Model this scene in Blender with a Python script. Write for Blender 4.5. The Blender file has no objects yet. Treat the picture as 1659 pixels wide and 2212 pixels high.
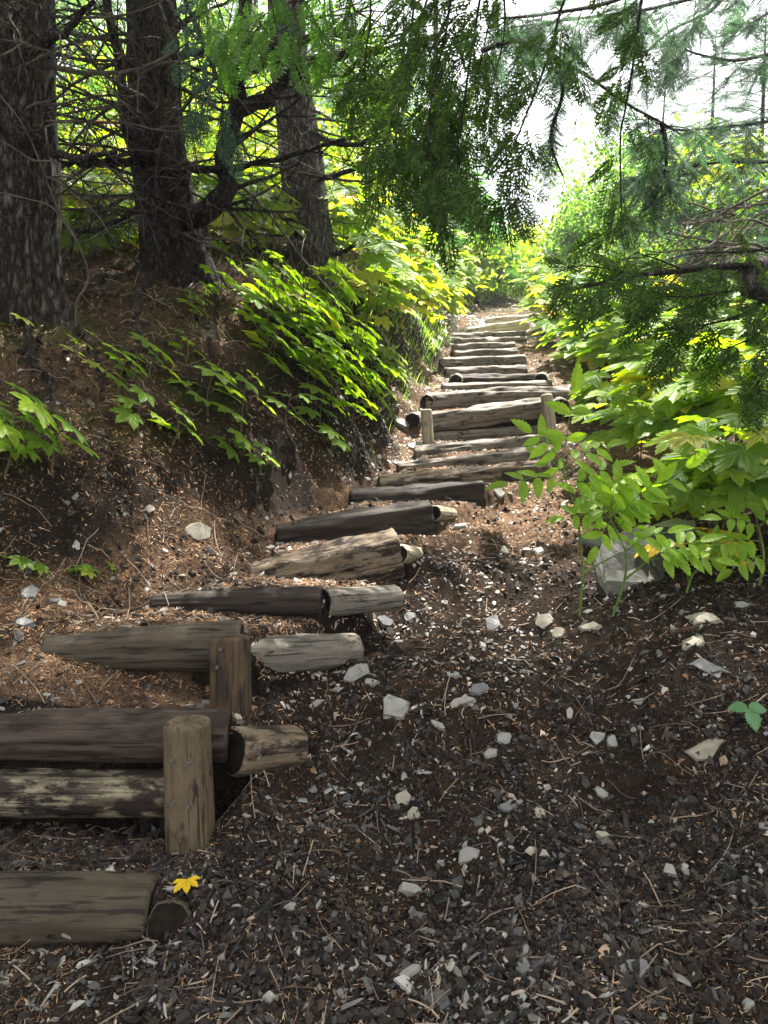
import bpy, bmesh, math, random
import numpy as np
from mathutils import Vector, Matrix
rnd = random.Random(7); R = np.random.default_rng(11)
C = bpy.context.scene.collection; SC = bpy.context.scene
rad = math.radians
# ------------------------------------------------------------------ camera, sky, sun, exposure
PITCH = rad(6.8); F = 1603.0; CAMZ = 1.55
cam = bpy.data.cameras.new('camera'); co = bpy.data.objects.new('camera', cam); C.objects.link(co)
co.location = (0, 0, CAMZ); co.rotation_euler = (rad(90) - PITCH, 0, 0)
cam.sensor_fit = 'VERTICAL'; cam.angle = 2 * math.atan(1106 / F); cam.clip_start = .05; cam.clip_end = 1000
SC.camera = co
SUN_EL, SUN_AZ = rad(66), rad(26)
w = bpy.data.worlds.new('World'); SC.world = w; w.use_nodes = True
nt = w.node_tree; nt.nodes.clear()
sk = nt.nodes.new('ShaderNodeTexSky'); sk.sky_type = 'NISHITA'; sk.sun_disc = False
sk.sun_elevation = SUN_EL; sk.sun_rotation = SUN_AZ; sk.dust_density = 3; sk.air_density = 1.0
bg = nt.nodes.new('ShaderNodeBackground'); bg.inputs[1].default_value = .053
wo = nt.nodes.new('ShaderNodeOutputWorld'); 
mx_ = nt.nodes.new('ShaderNodeMixRGB'); mx_.inputs[0].default_value = .65; mx_.inputs[2].default_value = (9.5, 9.3, 8.8, 1)   # thin bright cloud over the blue
nt.links.new(sk.outputs[0], mx_.inputs[1]); nt.links.new(mx_.outputs[0], bg.inputs[0]); nt.links.new(bg.outputs[0], wo.inputs[0])
sl = bpy.data.lights.new('sun', 'SUN'); sl.energy = 5; sl.angle = rad(.5); sl.color = (1, .95, .86)
so = bpy.data.objects.new('sun', sl); C.objects.link(so)
SD = Vector((math.sin(SUN_AZ) * math.cos(SUN_EL), math.cos(SUN_AZ) * math.cos(SUN_EL), math.sin(SUN_EL)))
so.rotation_euler = SD.to_track_quat('Z', 'Y').to_euler(); so.location = (0, 0, 30)
SC.view_settings.view_transform = 'Standard'; SC.view_settings.look = 'None'
SC.view_settings.exposure = 2.65; SC.view_settings.gamma = 1
SC.cycles.max_bounces = 6; SC.cycles.diffuse_bounces = 3; SC.cycles.transmission_bounces = 4
SC.cycles.transparent_max_bounces = 4; SC.cycles.use_denoising = True
# ------------------------------------------------------------------ helpers
cp, sp_ = math.cos(PITCH), math.sin(PITCH)
def at(px, py, d):                       # a point seen at px,py of the 1659x2212 photo, d metres ahead
    u = (px - 829.5) / F; v = (1106 - py) / F
    y = cp + sp_ * v; z = -sp_ + cp * v; k = d / y
    return np.array([u * k, d, CAMZ + z * k])
def _h(ix, iy, iz=0, s=0):
    n = (ix * 374761393 + iy * 668265263 + iz * 2147483647 * 3 + s * 974634777) & 0xffffffff
    n = ((n ^ (n >> 13)) * 1274126177) & 0xffffffff
    n = ((n ^ (n >> 15)) * 2246822519) & 0xffffffff
    return ((n ^ (n >> 16)) & 0xffffff) / 16777215.0
def noise2(x, y, s=0):
    x = np.asarray(x, float); y = np.asarray(y, float)
    ix = np.floor(x).astype(np.int64); iy = np.floor(y).astype(np.int64); fx = x - ix; fy = y - iy
    fx = fx * fx * (3 - 2 * fx); fy = fy * fy * (3 - 2 * fy)
    a = _h(ix, iy, 0, s); b = _h(ix + 1, iy, 0, s); c = _h(ix, iy + 1, 0, s); d = _h(ix + 1, iy + 1, 0, s)
    return (a * (1 - fx) + b * fx) * (1 - fy) + (c * (1 - fx) + d * fx) * fy - .5
def noise3(x, y, z, s=0):
    iz = np.floor(z).astype(np.int64); fz = z - iz; fz = fz * fz * (3 - 2 * fz)
    return _n3(x, y, iz, s) * (1 - fz) + _n3(x, y, iz + 1, s) * fz
def _n3(x, y, iz, s):
    ix = np.floor(x).astype(np.int64); iy = np.floor(y).astype(np.int64); fx = x - ix; fy = y - iy
    fx = fx * fx * (3 - 2 * fx); fy = fy * fy * (3 - 2 * fy)
    a = _h(ix, iy, iz, s); b = _h(ix + 1, iy, iz, s); c = _h(ix, iy + 1, iz, s); d = _h(ix + 1, iy + 1, iz, s)
    return (a * (1 - fx) + b * fx) * (1 - fy) + (c * (1 - fx) + d * fx) * fy - .5
def fbm(x, y, s=0, o=4, g=.5):
    t = 0; a = 1
    for i in range(o): t = t + a * noise2(x * 2 ** i + i * 17.3, y * 2 ** i - i * 9.1, s + i); a *= g
    return t
def sstep(a, b, x):
    t = np.clip((x - a) / (b - a), 0, 1); return t * t * (3 - 2 * t)
def mesh_obj(name, V, Fs, mat, parent=None, smooth=False, mi=None):
    me = bpy.data.meshes.new(name); V = np.ascontiguousarray(V, dtype=np.float32)
    if not isinstance(Fs, list): Fs = [Fs]
    Fs = [np.asarray(f, dtype=np.int32) for f in Fs if len(f)]
    me.vertices.add(len(V)); me.vertices.foreach_set('co', V.ravel())
    loops = np.concatenate([f.ravel() for f in Fs]); cnt = np.concatenate([np.full(len(f), f.shape[1], np.int32) for f in Fs])
    st = np.concatenate([[0], np.cumsum(cnt)[:-1]]).astype(np.int32)
    me.loops.add(len(loops)); me.loops.foreach_set('vertex_index', loops)
    me.polygons.add(len(cnt)); me.polygons.foreach_set('loop_start', st); me.polygons.foreach_set('loop_total', cnt)
    me.polygons.foreach_set('use_smooth', np.full(len(cnt), smooth))
    mats = mat if isinstance(mat, (list, tuple)) else [mat]
    for m in mats: me.materials.append(m)
    if mi is not None: me.polygons.foreach_set('material_index', np.asarray(mi, np.int32))
    me.update(calc_edges=True)
    o = bpy.data.objects.new(name, me); C.objects.link(o)
    if parent is not None: o.parent = parent
    return o
def tag(o, label=None, cat=None, group=None, kind=None):
    if label: o['label'] = label
    if cat: o['category'] = cat
    if group: o['group'] = group
    if kind: o['kind'] = kind
    return o
def thing(name, label, cat, loc=(0, 0, 0), group=None):
    o = bpy.data.objects.new(name, None); C.objects.link(o); o.location = [float(v) for v in loc]; o.empty_display_size = .1
    return tag(o, label, cat, group)
class Acc:                               # gathers geometry for one mesh
    def __init__(s): s.V = []; s.F = {}; s.n = 0
    def add(s, V, *Fs):
        s.V.append(V)
        for f in Fs:
            f = np.asarray(f)
            if len(f): s.F.setdefault(f.shape[1], []).append(f + s.n)
        s.n += len(V)
    def obj(s, name, mat, parent=None, smooth=False, origin=None):
        V = np.concatenate(s.V)
        if parent is not None: V = V - np.array(parent_loc(parent))
        o = mesh_obj(name, V, [np.concatenate(f) for f in s.F.values()], mat, parent, smooth); return o
def parent_loc(p):
    l = np.array(p.location)
    while p.parent is not None: p = p.parent; l = l + np.array(p.location)
    return l
def frames(D, N):                        # columns: x along D, z near N
    D = D / np.linalg.norm(D, axis=-1, keepdims=True)
    Y = np.cross(N, D); l = np.linalg.norm(Y, axis=-1, keepdims=True); Y = Y / np.maximum(l, 1e-6)
    Z = np.cross(D, Y)
    return np.stack([D, Y, Z], axis=-1)
def inst(acc, T, pos, Rm, sc):           # template T=(V,[F..]) placed N times
    TV, TF = T; n = len(pos); sc = np.asarray(sc, float)
    if sc.ndim == 1: sc = np.repeat(sc[:, None], 3, 1)
    V = np.einsum('nij,nvj->nvi', Rm, TV[None] * sc[:, None, :]) + pos[:, None, :]
    off = (np.arange(n) * len(TV))[:, None, None]
    acc.add(V.reshape(-1, 3), *[(f[None] + off).reshape(-1, f.shape[1]) for f in TF])
def tube(acc, P, rr, k=6, cap=True):
    P = np.asarray(P, float); n = len(P); rr = np.broadcast_to(np.asarray(rr, float), (n,))
    T = np.gradient(P, axis=0); T /= np.maximum(np.linalg.norm(T, axis=1, keepdims=True), 1e-9)
    ref = np.array([0, 0, 1.]) if abs(T[0, 2]) < .8 else np.array([1., 0, 0])
    X = np.cross(ref, T[0]); X /= np.linalg.norm(X); fr = []
    for i in range(n):
        X = X - T[i] * np.dot(X, T[i]); X /= max(np.linalg.norm(X), 1e-9); fr.append((X.copy(), np.cross(T[i], X)))
    a = np.arange(k) * 2 * np.pi / k
    V = np.concatenate([P[i] + rr[i] * (np.cos(a)[:, None] * fr[i][0] + np.sin(a)[:, None] * fr[i][1]) for i in range(n)])
    i, j = np.meshgrid(np.arange(n - 1), np.arange(k), indexing='ij'); i = i.ravel(); j = j.ravel()
    Q = np.stack([i * k + j, i * k + (j + 1) % k, (i + 1) * k + (j + 1) % k, (i + 1) * k + j], 1)
    acc.add(V, Q)
    if cap and k > 4:
        acc.add(V[-k:], np.arange(k)[None])
def spline(P, n):
    P = np.asarray(P, float)
    if len(P) < 3: t = np.linspace(0, 1, n)[:, None]; return P[0] * (1 - t) + P[-1] * t
    Q = np.concatenate([[2 * P[0] - P[1]], P, [2 * P[-1] - P[-2]]]); out = []
    for t in np.linspace(0, len(P) - 1 - 1e-6, n):
        i = int(t); f = t - i; a, b, c, d = Q[i], Q[i + 1], Q[i + 2], Q[i + 3]
        out.append(.5 * ((2 * b) + (c - a) * f + (2 * a - 5 * b + 4 * c - d) * f * f + (3 * b - a - 3 * c + d) * f ** 3))
    return np.array(out)
def unit(v): v = np.asarray(v, float); return v / np.maximum(np.linalg.norm(v, axis=-1, keepdims=True), 1e-9)
# ------------------------------------------------------------------ materials
def newmat(name):
    m = bpy.data.materials.new(name); m.use_nodes = True; nt = m.node_tree; nt.nodes.clear()
    return m, nt
class N:
    def __init__(s, nt): s.nt = nt
    def __call__(s, t, **k):
        n = s.nt.nodes.new('ShaderNode' + t)
        for a, b in k.items(): setattr(n, a, b)
        return n
    def l(s, a, b): s.nt.links.new(a, b)
    def ramp(s, fac, stops, interp='LINEAR'):
        r = s('ValToRGB'); r.color_ramp.interpolation = interp; e = r.color_ramp.elements
        while len(e) < len(stops): e.new(.5)
        for i, (p, c) in enumerate(stops): e[i].position = p; e[i].color = (*c, 1) if len(c) == 3 else c
        s.l(fac, r.inputs[0]); return r.outputs[0]
    def noise(s, vec, scale, detail=4, rough=.55, dist=0):
        n = s('TexNoise'); n.inputs['Scale'].default_value = scale; n.inputs['Detail'].default_value = detail
        n.inputs['Roughness'].default_value = rough; n.inputs['Distortion'].default_value = dist
        if vec is not None: s.l(vec, n.inputs['Vector'])
        return n.outputs[0]
    def map(s, vec, sc):
        m = s('Mapping'); m.inputs['Scale'].default_value = sc; s.l(vec, m.inputs[0]); return m.outputs[0]
    def mix(s, f, a, b, bt='MIX'):
        m = s('MixRGB'); m.blend_type = bt
        for v, i in ((f, 0), (a, 1), (b, 2)):
            if isinstance(v, (int, float)): m.inputs[i].default_value = v
            elif isinstance(v, tuple): m.inputs[i].default_value = (*v, 1)
            else: s.l(v, m.inputs[i])
        return m.outputs[0]
    def bump(s, h, st, dist=.01, nrm=None):
        b = s('Bump'); b.inputs['Strength'].default_value = st; b.inputs['Distance'].default_value = dist; s.l(h, b.inputs['Height'])
        if nrm is not None: s.l(nrm, b.inputs['Normal'])
        return b.outputs[0]
    def out(s, col, rough=.8, nrm=None, spec=.3):
        p = s('BsdfPrincipled'); o = s('OutputMaterial'); p.inputs['Specular IOR Level'].default_value = spec
        if isinstance(col, tuple): p.inputs['Base Color'].default_value = (*col, 1)
        else: s.l(col, p.inputs['Base Color'])
        if isinstance(rough, (int, float)): p.inputs['Roughness'].default_value = rough
        else: s.l(rough, p.inputs['Roughness'])
        if nrm is not None: s.l(nrm, p.inputs['Normal'])
        s.l(p.outputs[0], o.inputs[0]); return p
def leaf_mat(name, stops, trans, tmul=(1.6, 2.4, .5), rough=.5, spec=.3, bumpy=0):
    m, nt = newmat(name); n = N(nt); g = n('NewGeometry')
    c = n.ramp(g.outputs['Random Per Island'], stops)
    nz = n.noise(n('TexCoord').outputs['Object'], 30, 2); c = n.mix(.35, c, nz, 'OVERLAY')
    d = n('BsdfPrincipled'); d.inputs['Roughness'].default_value = rough; d.inputs['Specular IOR Level'].default_value = spec; n.l(c, d.inputs['Base Color'])
    if bumpy: n.l(n.bump(nz, bumpy, .01), d.inputs['Normal'])
    t = n('BsdfTranslucent'); n.l(n.mix(1., c, tmul, 'MULTIPLY'), t.inputs[0])
    mx = n('MixShader'); mx.inputs[0].default_value = trans; n.l(d.outputs[0], mx.inputs[1]); n.l(t.outputs[0], mx.inputs[2])
    o = n('OutputMaterial'); n.l(mx.outputs[0], o.inputs[0]); return m
def wood_mat(name, dark, mid, light, dirt=.5, dirtc=(.018, .012, .009), moss=0., rough=.75, grain=1.):
    m, nt = newmat(name); n = N(nt); oc = n('TexCoord').outputs['Object']
    oi = n('ObjectInfo'); va = n('VectorMath'); va.operation = 'ADD'; n.l(oc, va.inputs[0]); n.l(oi.outputs['Random'], va.inputs[1]); 
    v = va.outputs[0]
    g = n.noise(n.map(v, (1.5, 26, 26)), 2.2, 6, .65, .6)
    big = n.noise(n.map(v, (2, 5, 5)), 1.6, 4, .6)
    g2 = n.noise(n.map(v, (5, 16, 16)), 3.2, 7, .75, .3); g = n.mix(.42, g, g2)
    c = n.ramp(g, [(.36, dark), (.5, mid), (.66, light)])
    kn = n('TexVoronoi'); kn.inputs['Scale'].default_value = 2.6; n.l(n.map(v, (1, 1.5, 1.5)), kn.inputs['Vector'])
    kr = n('MapRange'); kr.inputs['From Min'].default_value = .05; kr.inputs['From Max'].default_value = .12; kr.inputs['To Min'].default_value = .8; kr.inputs['To Max'].default_value = 0; n.l(kn.outputs['Distance'], kr.inputs['Value'])
    c = n.mix(kr.outputs[0], c, dark)
    c = n.mix(n.ramp(big, [(.35, (0, 0, 0)), (.65, (1, 1, 1))]), c, n.mix(.5, c, light, 'MIX'))
    dn = n.noise(n.map(v, (3, 7, 7)), 2.1, 7, .7)
    c = n.mix(n.ramp(dn, [(.62 - dirt * .3, (0, 0, 0)), (.70 - dirt * .3, (1, 1, 1))]), c, dirtc)
    if moss:
        mn = n.noise(v, 5, 5, .7); c = n.mix(n.ramp(mn, [(.62 - moss * .2, (0, 0, 0)), (.75 - moss * .2, (.8, .8, .8))]), c, (.045, .05, .012))
    cr = n.noise(n.map(v, (2.2, 45, 45)), 1.5, 3, .5)
    crk = n.ramp(cr, [(.36, (0, 0, 0)), (.42, (1, 1, 1))])
    c = n.mix(1., c, n.mix(.7, (1, 1, 1), crk), 'MULTIPLY')
    hb = n.mix(.5, g, crk); hb = n.mix(.4, hb, n.noise(v, 45, 6, .75))
    n.out(c, rough, n.bump(hb, .7 * grain, .012), .25); return m
def rock_mat(name, stops, rough=.6):
    m, nt = newmat(name); n = N(nt); oc = n('TexCoord').outputs['Object']; g = n('NewGeometry')
    c = n.ramp(g.outputs['Random Per Island'], stops)
    a = n.noise(n.map(oc, (1, 1, 4)), 14, 6, .7); c = n.mix(.55, c, n.ramp(a, [(.3, (.25, .25, .25)), (.7, (.78, .76, .72))]), 'OVERLAY')
    st = n.noise(oc, 22, 3, .6); c = n.mix(n.ramp(st, [(.56, (0, 0, 0)), (.7, (.55, .55, .55))]), c, (.06, .045, .03))
    n.out(c, rough, n.bump(n.mix(.5, a, n.noise(oc, 60, 4)), .55, .01), .35); return m
def bark_mat(name, dark, light, scale=1., moss=.3):
    m, nt = newmat(name); n = N(nt); oc = n('TexCoord').outputs['Object']
    v = n.map(oc, (1, 1, .3))
    vo = n('TexVoronoi', feature='DISTANCE_TO_EDGE'); vo.inputs['Scale'].default_value = 24 * scale; vo.inputs['Randomness'].default_value = 1
    nz = n('TexNoise'); nz.inputs['Scale'].default_value = 9; nz.inputs['Detail'].default_value = 6; nz.inputs['Roughness'].default_value = .7; n.l(v, nz.inputs['Vector'])
    va = n('VectorMath'); va.operation = 'MULTIPLY_ADD'; va.inputs[1].default_value = (.16, .16, .12); n.l(nz.outputs[1], va.inputs[0]); n.l(v, va.inputs[2])
    n.l(va.outputs[0], vo.inputs['Vector'])
    e = n.ramp(vo.outputs['Distance'], [(0., (0, 0, 0)), (.3, (1, 1, 1))])
    f = n.noise(n.map(oc, (1, 1, .3)), 30, 6, .7)
    c = n.ramp(f, [(.3, dark), (.68, light)]); c = n.mix(1., c, n.mix(.85, (1, 1, 1), e), 'MULTIPLY')
    ms = n.noise(oc, 3.5, 5, .7); c = n.mix(n.ramp(ms, [(.66 - .2 * moss, (0, 0, 0)), (.8 - .2 * moss, (.7, .7, .7))]), c, (.05, .06, .015))
    n.out(c, .9, n.bump(n.mix(.4, e, f), 1., .03), .15); return m
def simple_mat(name, a, b, scale=20, rough=.8, spec=.2, isl=False, bs=.4):
    m, nt = newmat(name); n = N(nt); oc = n('TexCoord').outputs['Object']; g = n('NewGeometry')
    f = n.noise(oc, scale, 5, .6)
    c = n.ramp(g.outputs['Random Per Island'] if isl else f, [(.25 if not isl else 0, a), (.75 if not isl else 1, b)])
    n.out(c, rough, n.bump(f, bs, .01), spec); return m
def soil_mat():
    m, nt = newmat('soil'); n = N(nt); oc = n('TexCoord').outputs['Object']
    z = n('Attribute'); z.attribute_name = 'zone'; sx = n('SeparateColor'); n.l(z.outputs['Color'], sx.inputs[0])
    a = n.noise(oc, 9, 8, .7); b = n.noise(oc, 60, 5, .7)
    vo = n('TexVoronoi'); vo.inputs['Scale'].default_value = 75; n.l(oc, vo.inputs['Vector'])
    vb = n('TexVoronoi'); vb.inputs['Scale'].default_value = 170; n.l(oc, vb.inputs['Vector'])
    dk = n.ramp(a, [(.3, (.004, .003, .0026)), (.55, (.009, .007, .006)), (.75, (.020, .015, .012))])
    chips = n.ramp(vo.outputs['Color'], [(.45, (.012, .011, .010)), (.8, (.07, .07, .068))])
    dk = n.mix(n.ramp(vb.outputs['Distance'], [(.2, (.5, .5, .5)), (.45, (0, 0, 0))]), dk, chips)
    li = n.ramp(b, [(.3, (.024, .014, .009)), (.5, (.09, .052, .03)), (.7, (.22, .14, .085))])
    li = n.mix(.5, li, n.ramp(vb.outputs['Color'], [(.2, (.018, .012, .009)), (.8, (.26, .16, .095))]))
    lf = n.mix(1., sx.outputs[0], n.ramp(n.noise(oc, 5, 6, .75), [(.32, (.15, .15, .15)), (.55, (1, 1, 1))]), 'MULTIPLY')
    c = n.mix(lf, dk, li)
    c = n.mix(n.mix(1., sx.outputs[1], n.ramp(n.noise(oc, 3, 6, .75), [(.46, (0, 0, 0)), (.58, (.8, .8, .8))]), 'MULTIPLY'), c, (.035, .042, .01))
    h = n.mix(.5, a, n.mix(.5, b, vb.outputs['Distance']))
    n.out(c, .95, n.bump(h, 1., .03), .08); return m
M = {}
M['soil'] = soil_mat()
M['chip'] = rock_mat('slate_chips', [(0, (.005, .0045, .004)), (.55, (.013, .0125, .012)), (.83, (.055, .054, .051)), (.94, (.27, .265, .24)), (1, (.26, .17, .11))], .42)
M['chip_pale'] = rock_mat('pale_slate_chips', [(0, (.12, .115, .11)), (.5, (.25, .24, .22)), (1, (.42, .39, .34))], .6)
M['rock'] = rock_mat('slate_rock', [(0, (.18, .178, .165)), (1, (.18, .178, .165))], .55)
M['rock_slab'] = rock_mat('slab_rock', [(0, (.045, .046, .042)), (1, (.045, .046, .042))], .6)
M['rock_tan'] = rock_mat('tan_slate_rock', [(0, (.19, .175, .135)), (1, (.19, .175, .135))], .6)
M['rock_dark'] = rock_mat('dark_slate_rock', [(0, (.10, .10, .105)), (1, (.10, .10, .105))], .5)
def needle_mat():
    m, nt = newmat('needles'); n = N(nt); g = n('NewGeometry')
    c = n.ramp(g.outputs['Random Per Island'], [(0, (.06, .028, .016)), (.4, (.19, .09, .042)), (.75, (.36, .21, .11)), (1, (.55, .42, .26))])
    n.out(c, .7, None, .2); return m
M['needle'] = needle_mat()
M['clod'] = rock_mat('soil_clods', [(0, (.006, .0045, .004)), (.6, (.014, .010, .008)), (1, (.035, .024, .017))], .9)
M['chip_mid'] = rock_mat('slate_flakes', [(0, (.035, .035, .035)), (.5, (.12, .12, .113)), (1, (.30, .29, .265))], .45)
M['litter'] = simple_mat('brown_leaf_bits', (.04, .02, .012), (.17, .095, .05), 25, .8, .1, True)
M['twig'] = simple_mat('dead_twig', (.06, .04, .028), (.26, .20, .15), 25, .8, .15, True)
M['bark'] = bark_mat('bark', (.012, .010, .008), (.125, .11, .09))
M['bark_grey'] = bark_mat('grey_bark', (.04, .034, .029), (.26, .235, .20), 1., .1)
M['branch'] = bark_mat('branch_bark', (.012, .010, .008), (.095, .08, .065), 1.5, .35)
M['deadbranch'] = simple_mat('dead_branch', (.022, .018, .014), (.095, .08, .065), 9, .85, .1)
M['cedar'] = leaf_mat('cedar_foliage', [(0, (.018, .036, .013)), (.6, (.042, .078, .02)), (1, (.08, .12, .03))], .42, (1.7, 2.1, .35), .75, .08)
M['cedar_lit'] = leaf_mat('lit_cedar_foliage', [(0, (.045, .10, .022)), (1, (.09, .17, .035))], .4, (1.5, 1.9, .5), .7, .1)  # lit copy of the cedar foliage, sunlight put into its brighter green
M['hemlock'] = leaf_mat('hemlock_foliage', [(0, (.03, .055, .04)), (.6, (.055, .095, .065)), (1, (.085, .13, .08))], .35, (1.3, 1.7, 1.), .75, .1)
M['fir'] = leaf_mat('young_conifer_foliage', [(0, (.03, .09, .025)), (1, (.08, .18, .04))], .35, (1.4, 2., .5), .75, .1)
M['club'] = leaf_mat('broad_leaf', [(0, (.075, .145, .025)), (.5, (.135, .22, .03)), (.88, (.20, .28, .035)), (1, (.33, .30, .05))], .6, (2.1, 2.2, .3), .5, .25, .3)
M['club_sun'] = leaf_mat('broad_leaf_yellowing', [(0, (.11, .20, .03)), (.5, (.20, .28, .03)), (.8, (.32, .34, .04)), (.97, (.42, .32, .04)), (1, (.4, .18, .05))], .5, (1.8, 1.9, .25), .5, .25, .3)
M['elder'] = leaf_mat('leaflet', [(0, (.14, .24, .02)), (1, (.21, .33, .03))], .55, (2., 2.2, .3), .45, .3, .2)
M['shrub'] = leaf_mat('shrub_leaf', [(0, (.06, .13, .04)), (.6, (.12, .22, .05)), (1, (.24, .30, .05))], .45, (1.6, 1.9, .6))
M['shrub_y'] = leaf_mat('yellow_shrub_leaf', [(0, (.12, .22, .02)), (.6, (.25, .33, .03)), (1, (.45, .36, .04))], .45, (1.6, 1.9, .4))
M['dull'] = leaf_mat('dull_green_leaf', [(0, (.06, .15, .06)), (1, (.08, .18, .07))], .25, (1.3, 1.9, .8))
M['yellow'] = leaf_mat('yellow_leaf', [(0, (.62, .42, .01)), (1, (.62, .42, .01))], .3, (1.2, 1.2, .5))
M['stem'] = simple_mat('green_stem', (.06, .10, .02), (.12, .19, .04), 12, .6)
M['stem_brown'] = simple_mat('brown_stem', (.04, .03, .02), (.12, .09, .05), 12, .7)
M['grass'] = leaf_mat('grass_blade', [(0, (.09, .16, .03)), (.6, (.17, .24, .05)), (1, (.4, .34, .17))], .4)
M['wood_dark'] = wood_mat('dark_wet_wood', (0.0065, 0.0043, 0.0032), (0.0162, 0.0115, 0.0083), (0.0306, 0.0234, 0.0180), .45)
M['wood_face'] = wood_mat('hewn_brown_wood', (0.0123, 0.0084, 0.0058), (0.0308, 0.0220, 0.0154), (0.0572, 0.0440, 0.0330), .35)
M['wood_log'] = wood_mat('grey_brown_log', (0.0209, 0.0158, 0.0116), (0.0395, 0.0307, 0.0214), (0.0605, 0.0488, 0.0326), .2, moss=.1)
M['wood_split'] = wood_mat('split_wood', (0.0210, 0.0140, 0.0098), (0.0840, 0.0595, 0.0385), (0.2100, 0.1610, 0.1050), .45)
M['wood_grey'] = wood_mat('weathered_wood', (.045, .037, .03), (.12, .10, .082), (.215, .19, .16), .3, (.035, .026, .02))
M['wood_tan'] = wood_mat('tan_post_wood', (.09, .07, .05), (.22, .18, .13), (.36, .31, .24), .12)
M['wood_patch'] = wood_mat('scraped_wood', (.02, .015, .011), (.05, .04, .026), (.30, .27, .18), .62)
M['wood_pale'] = wood_mat('pale_wood', (.18, .14, .09), (.38, .31, .22), (.55, .47, .35), .12)
M['wood_silver'] = wood_mat('silver_wood', (0.0351, 0.0306, 0.0245), (0.0983, 0.0866, 0.0704), (0.1755, 0.1565, 0.1285), .25)
M['wood_post'] = wood_mat('post_wood', (0.0234, 0.0179, 0.0094), (0.0663, 0.0484, 0.0250), (0.1170, 0.0897, 0.0546), .25, moss=.6)
M['wood_post2'] = wood_mat('wet_post_wood', (0.0144, 0.0104, 0.0064), (0.0360, 0.0256, 0.0144), (0.0880, 0.0480, 0.0240), .4, moss=.6)
M['metal'] = simple_mat('bolt_metal', (.04, .035, .035), (.13, .12, .12), 60, .45, .6)
M['endgrain'] = simple_mat('end_grain', (.004, .003, .0025), (.018, .014, .011), 30, .95, .05)
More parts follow.
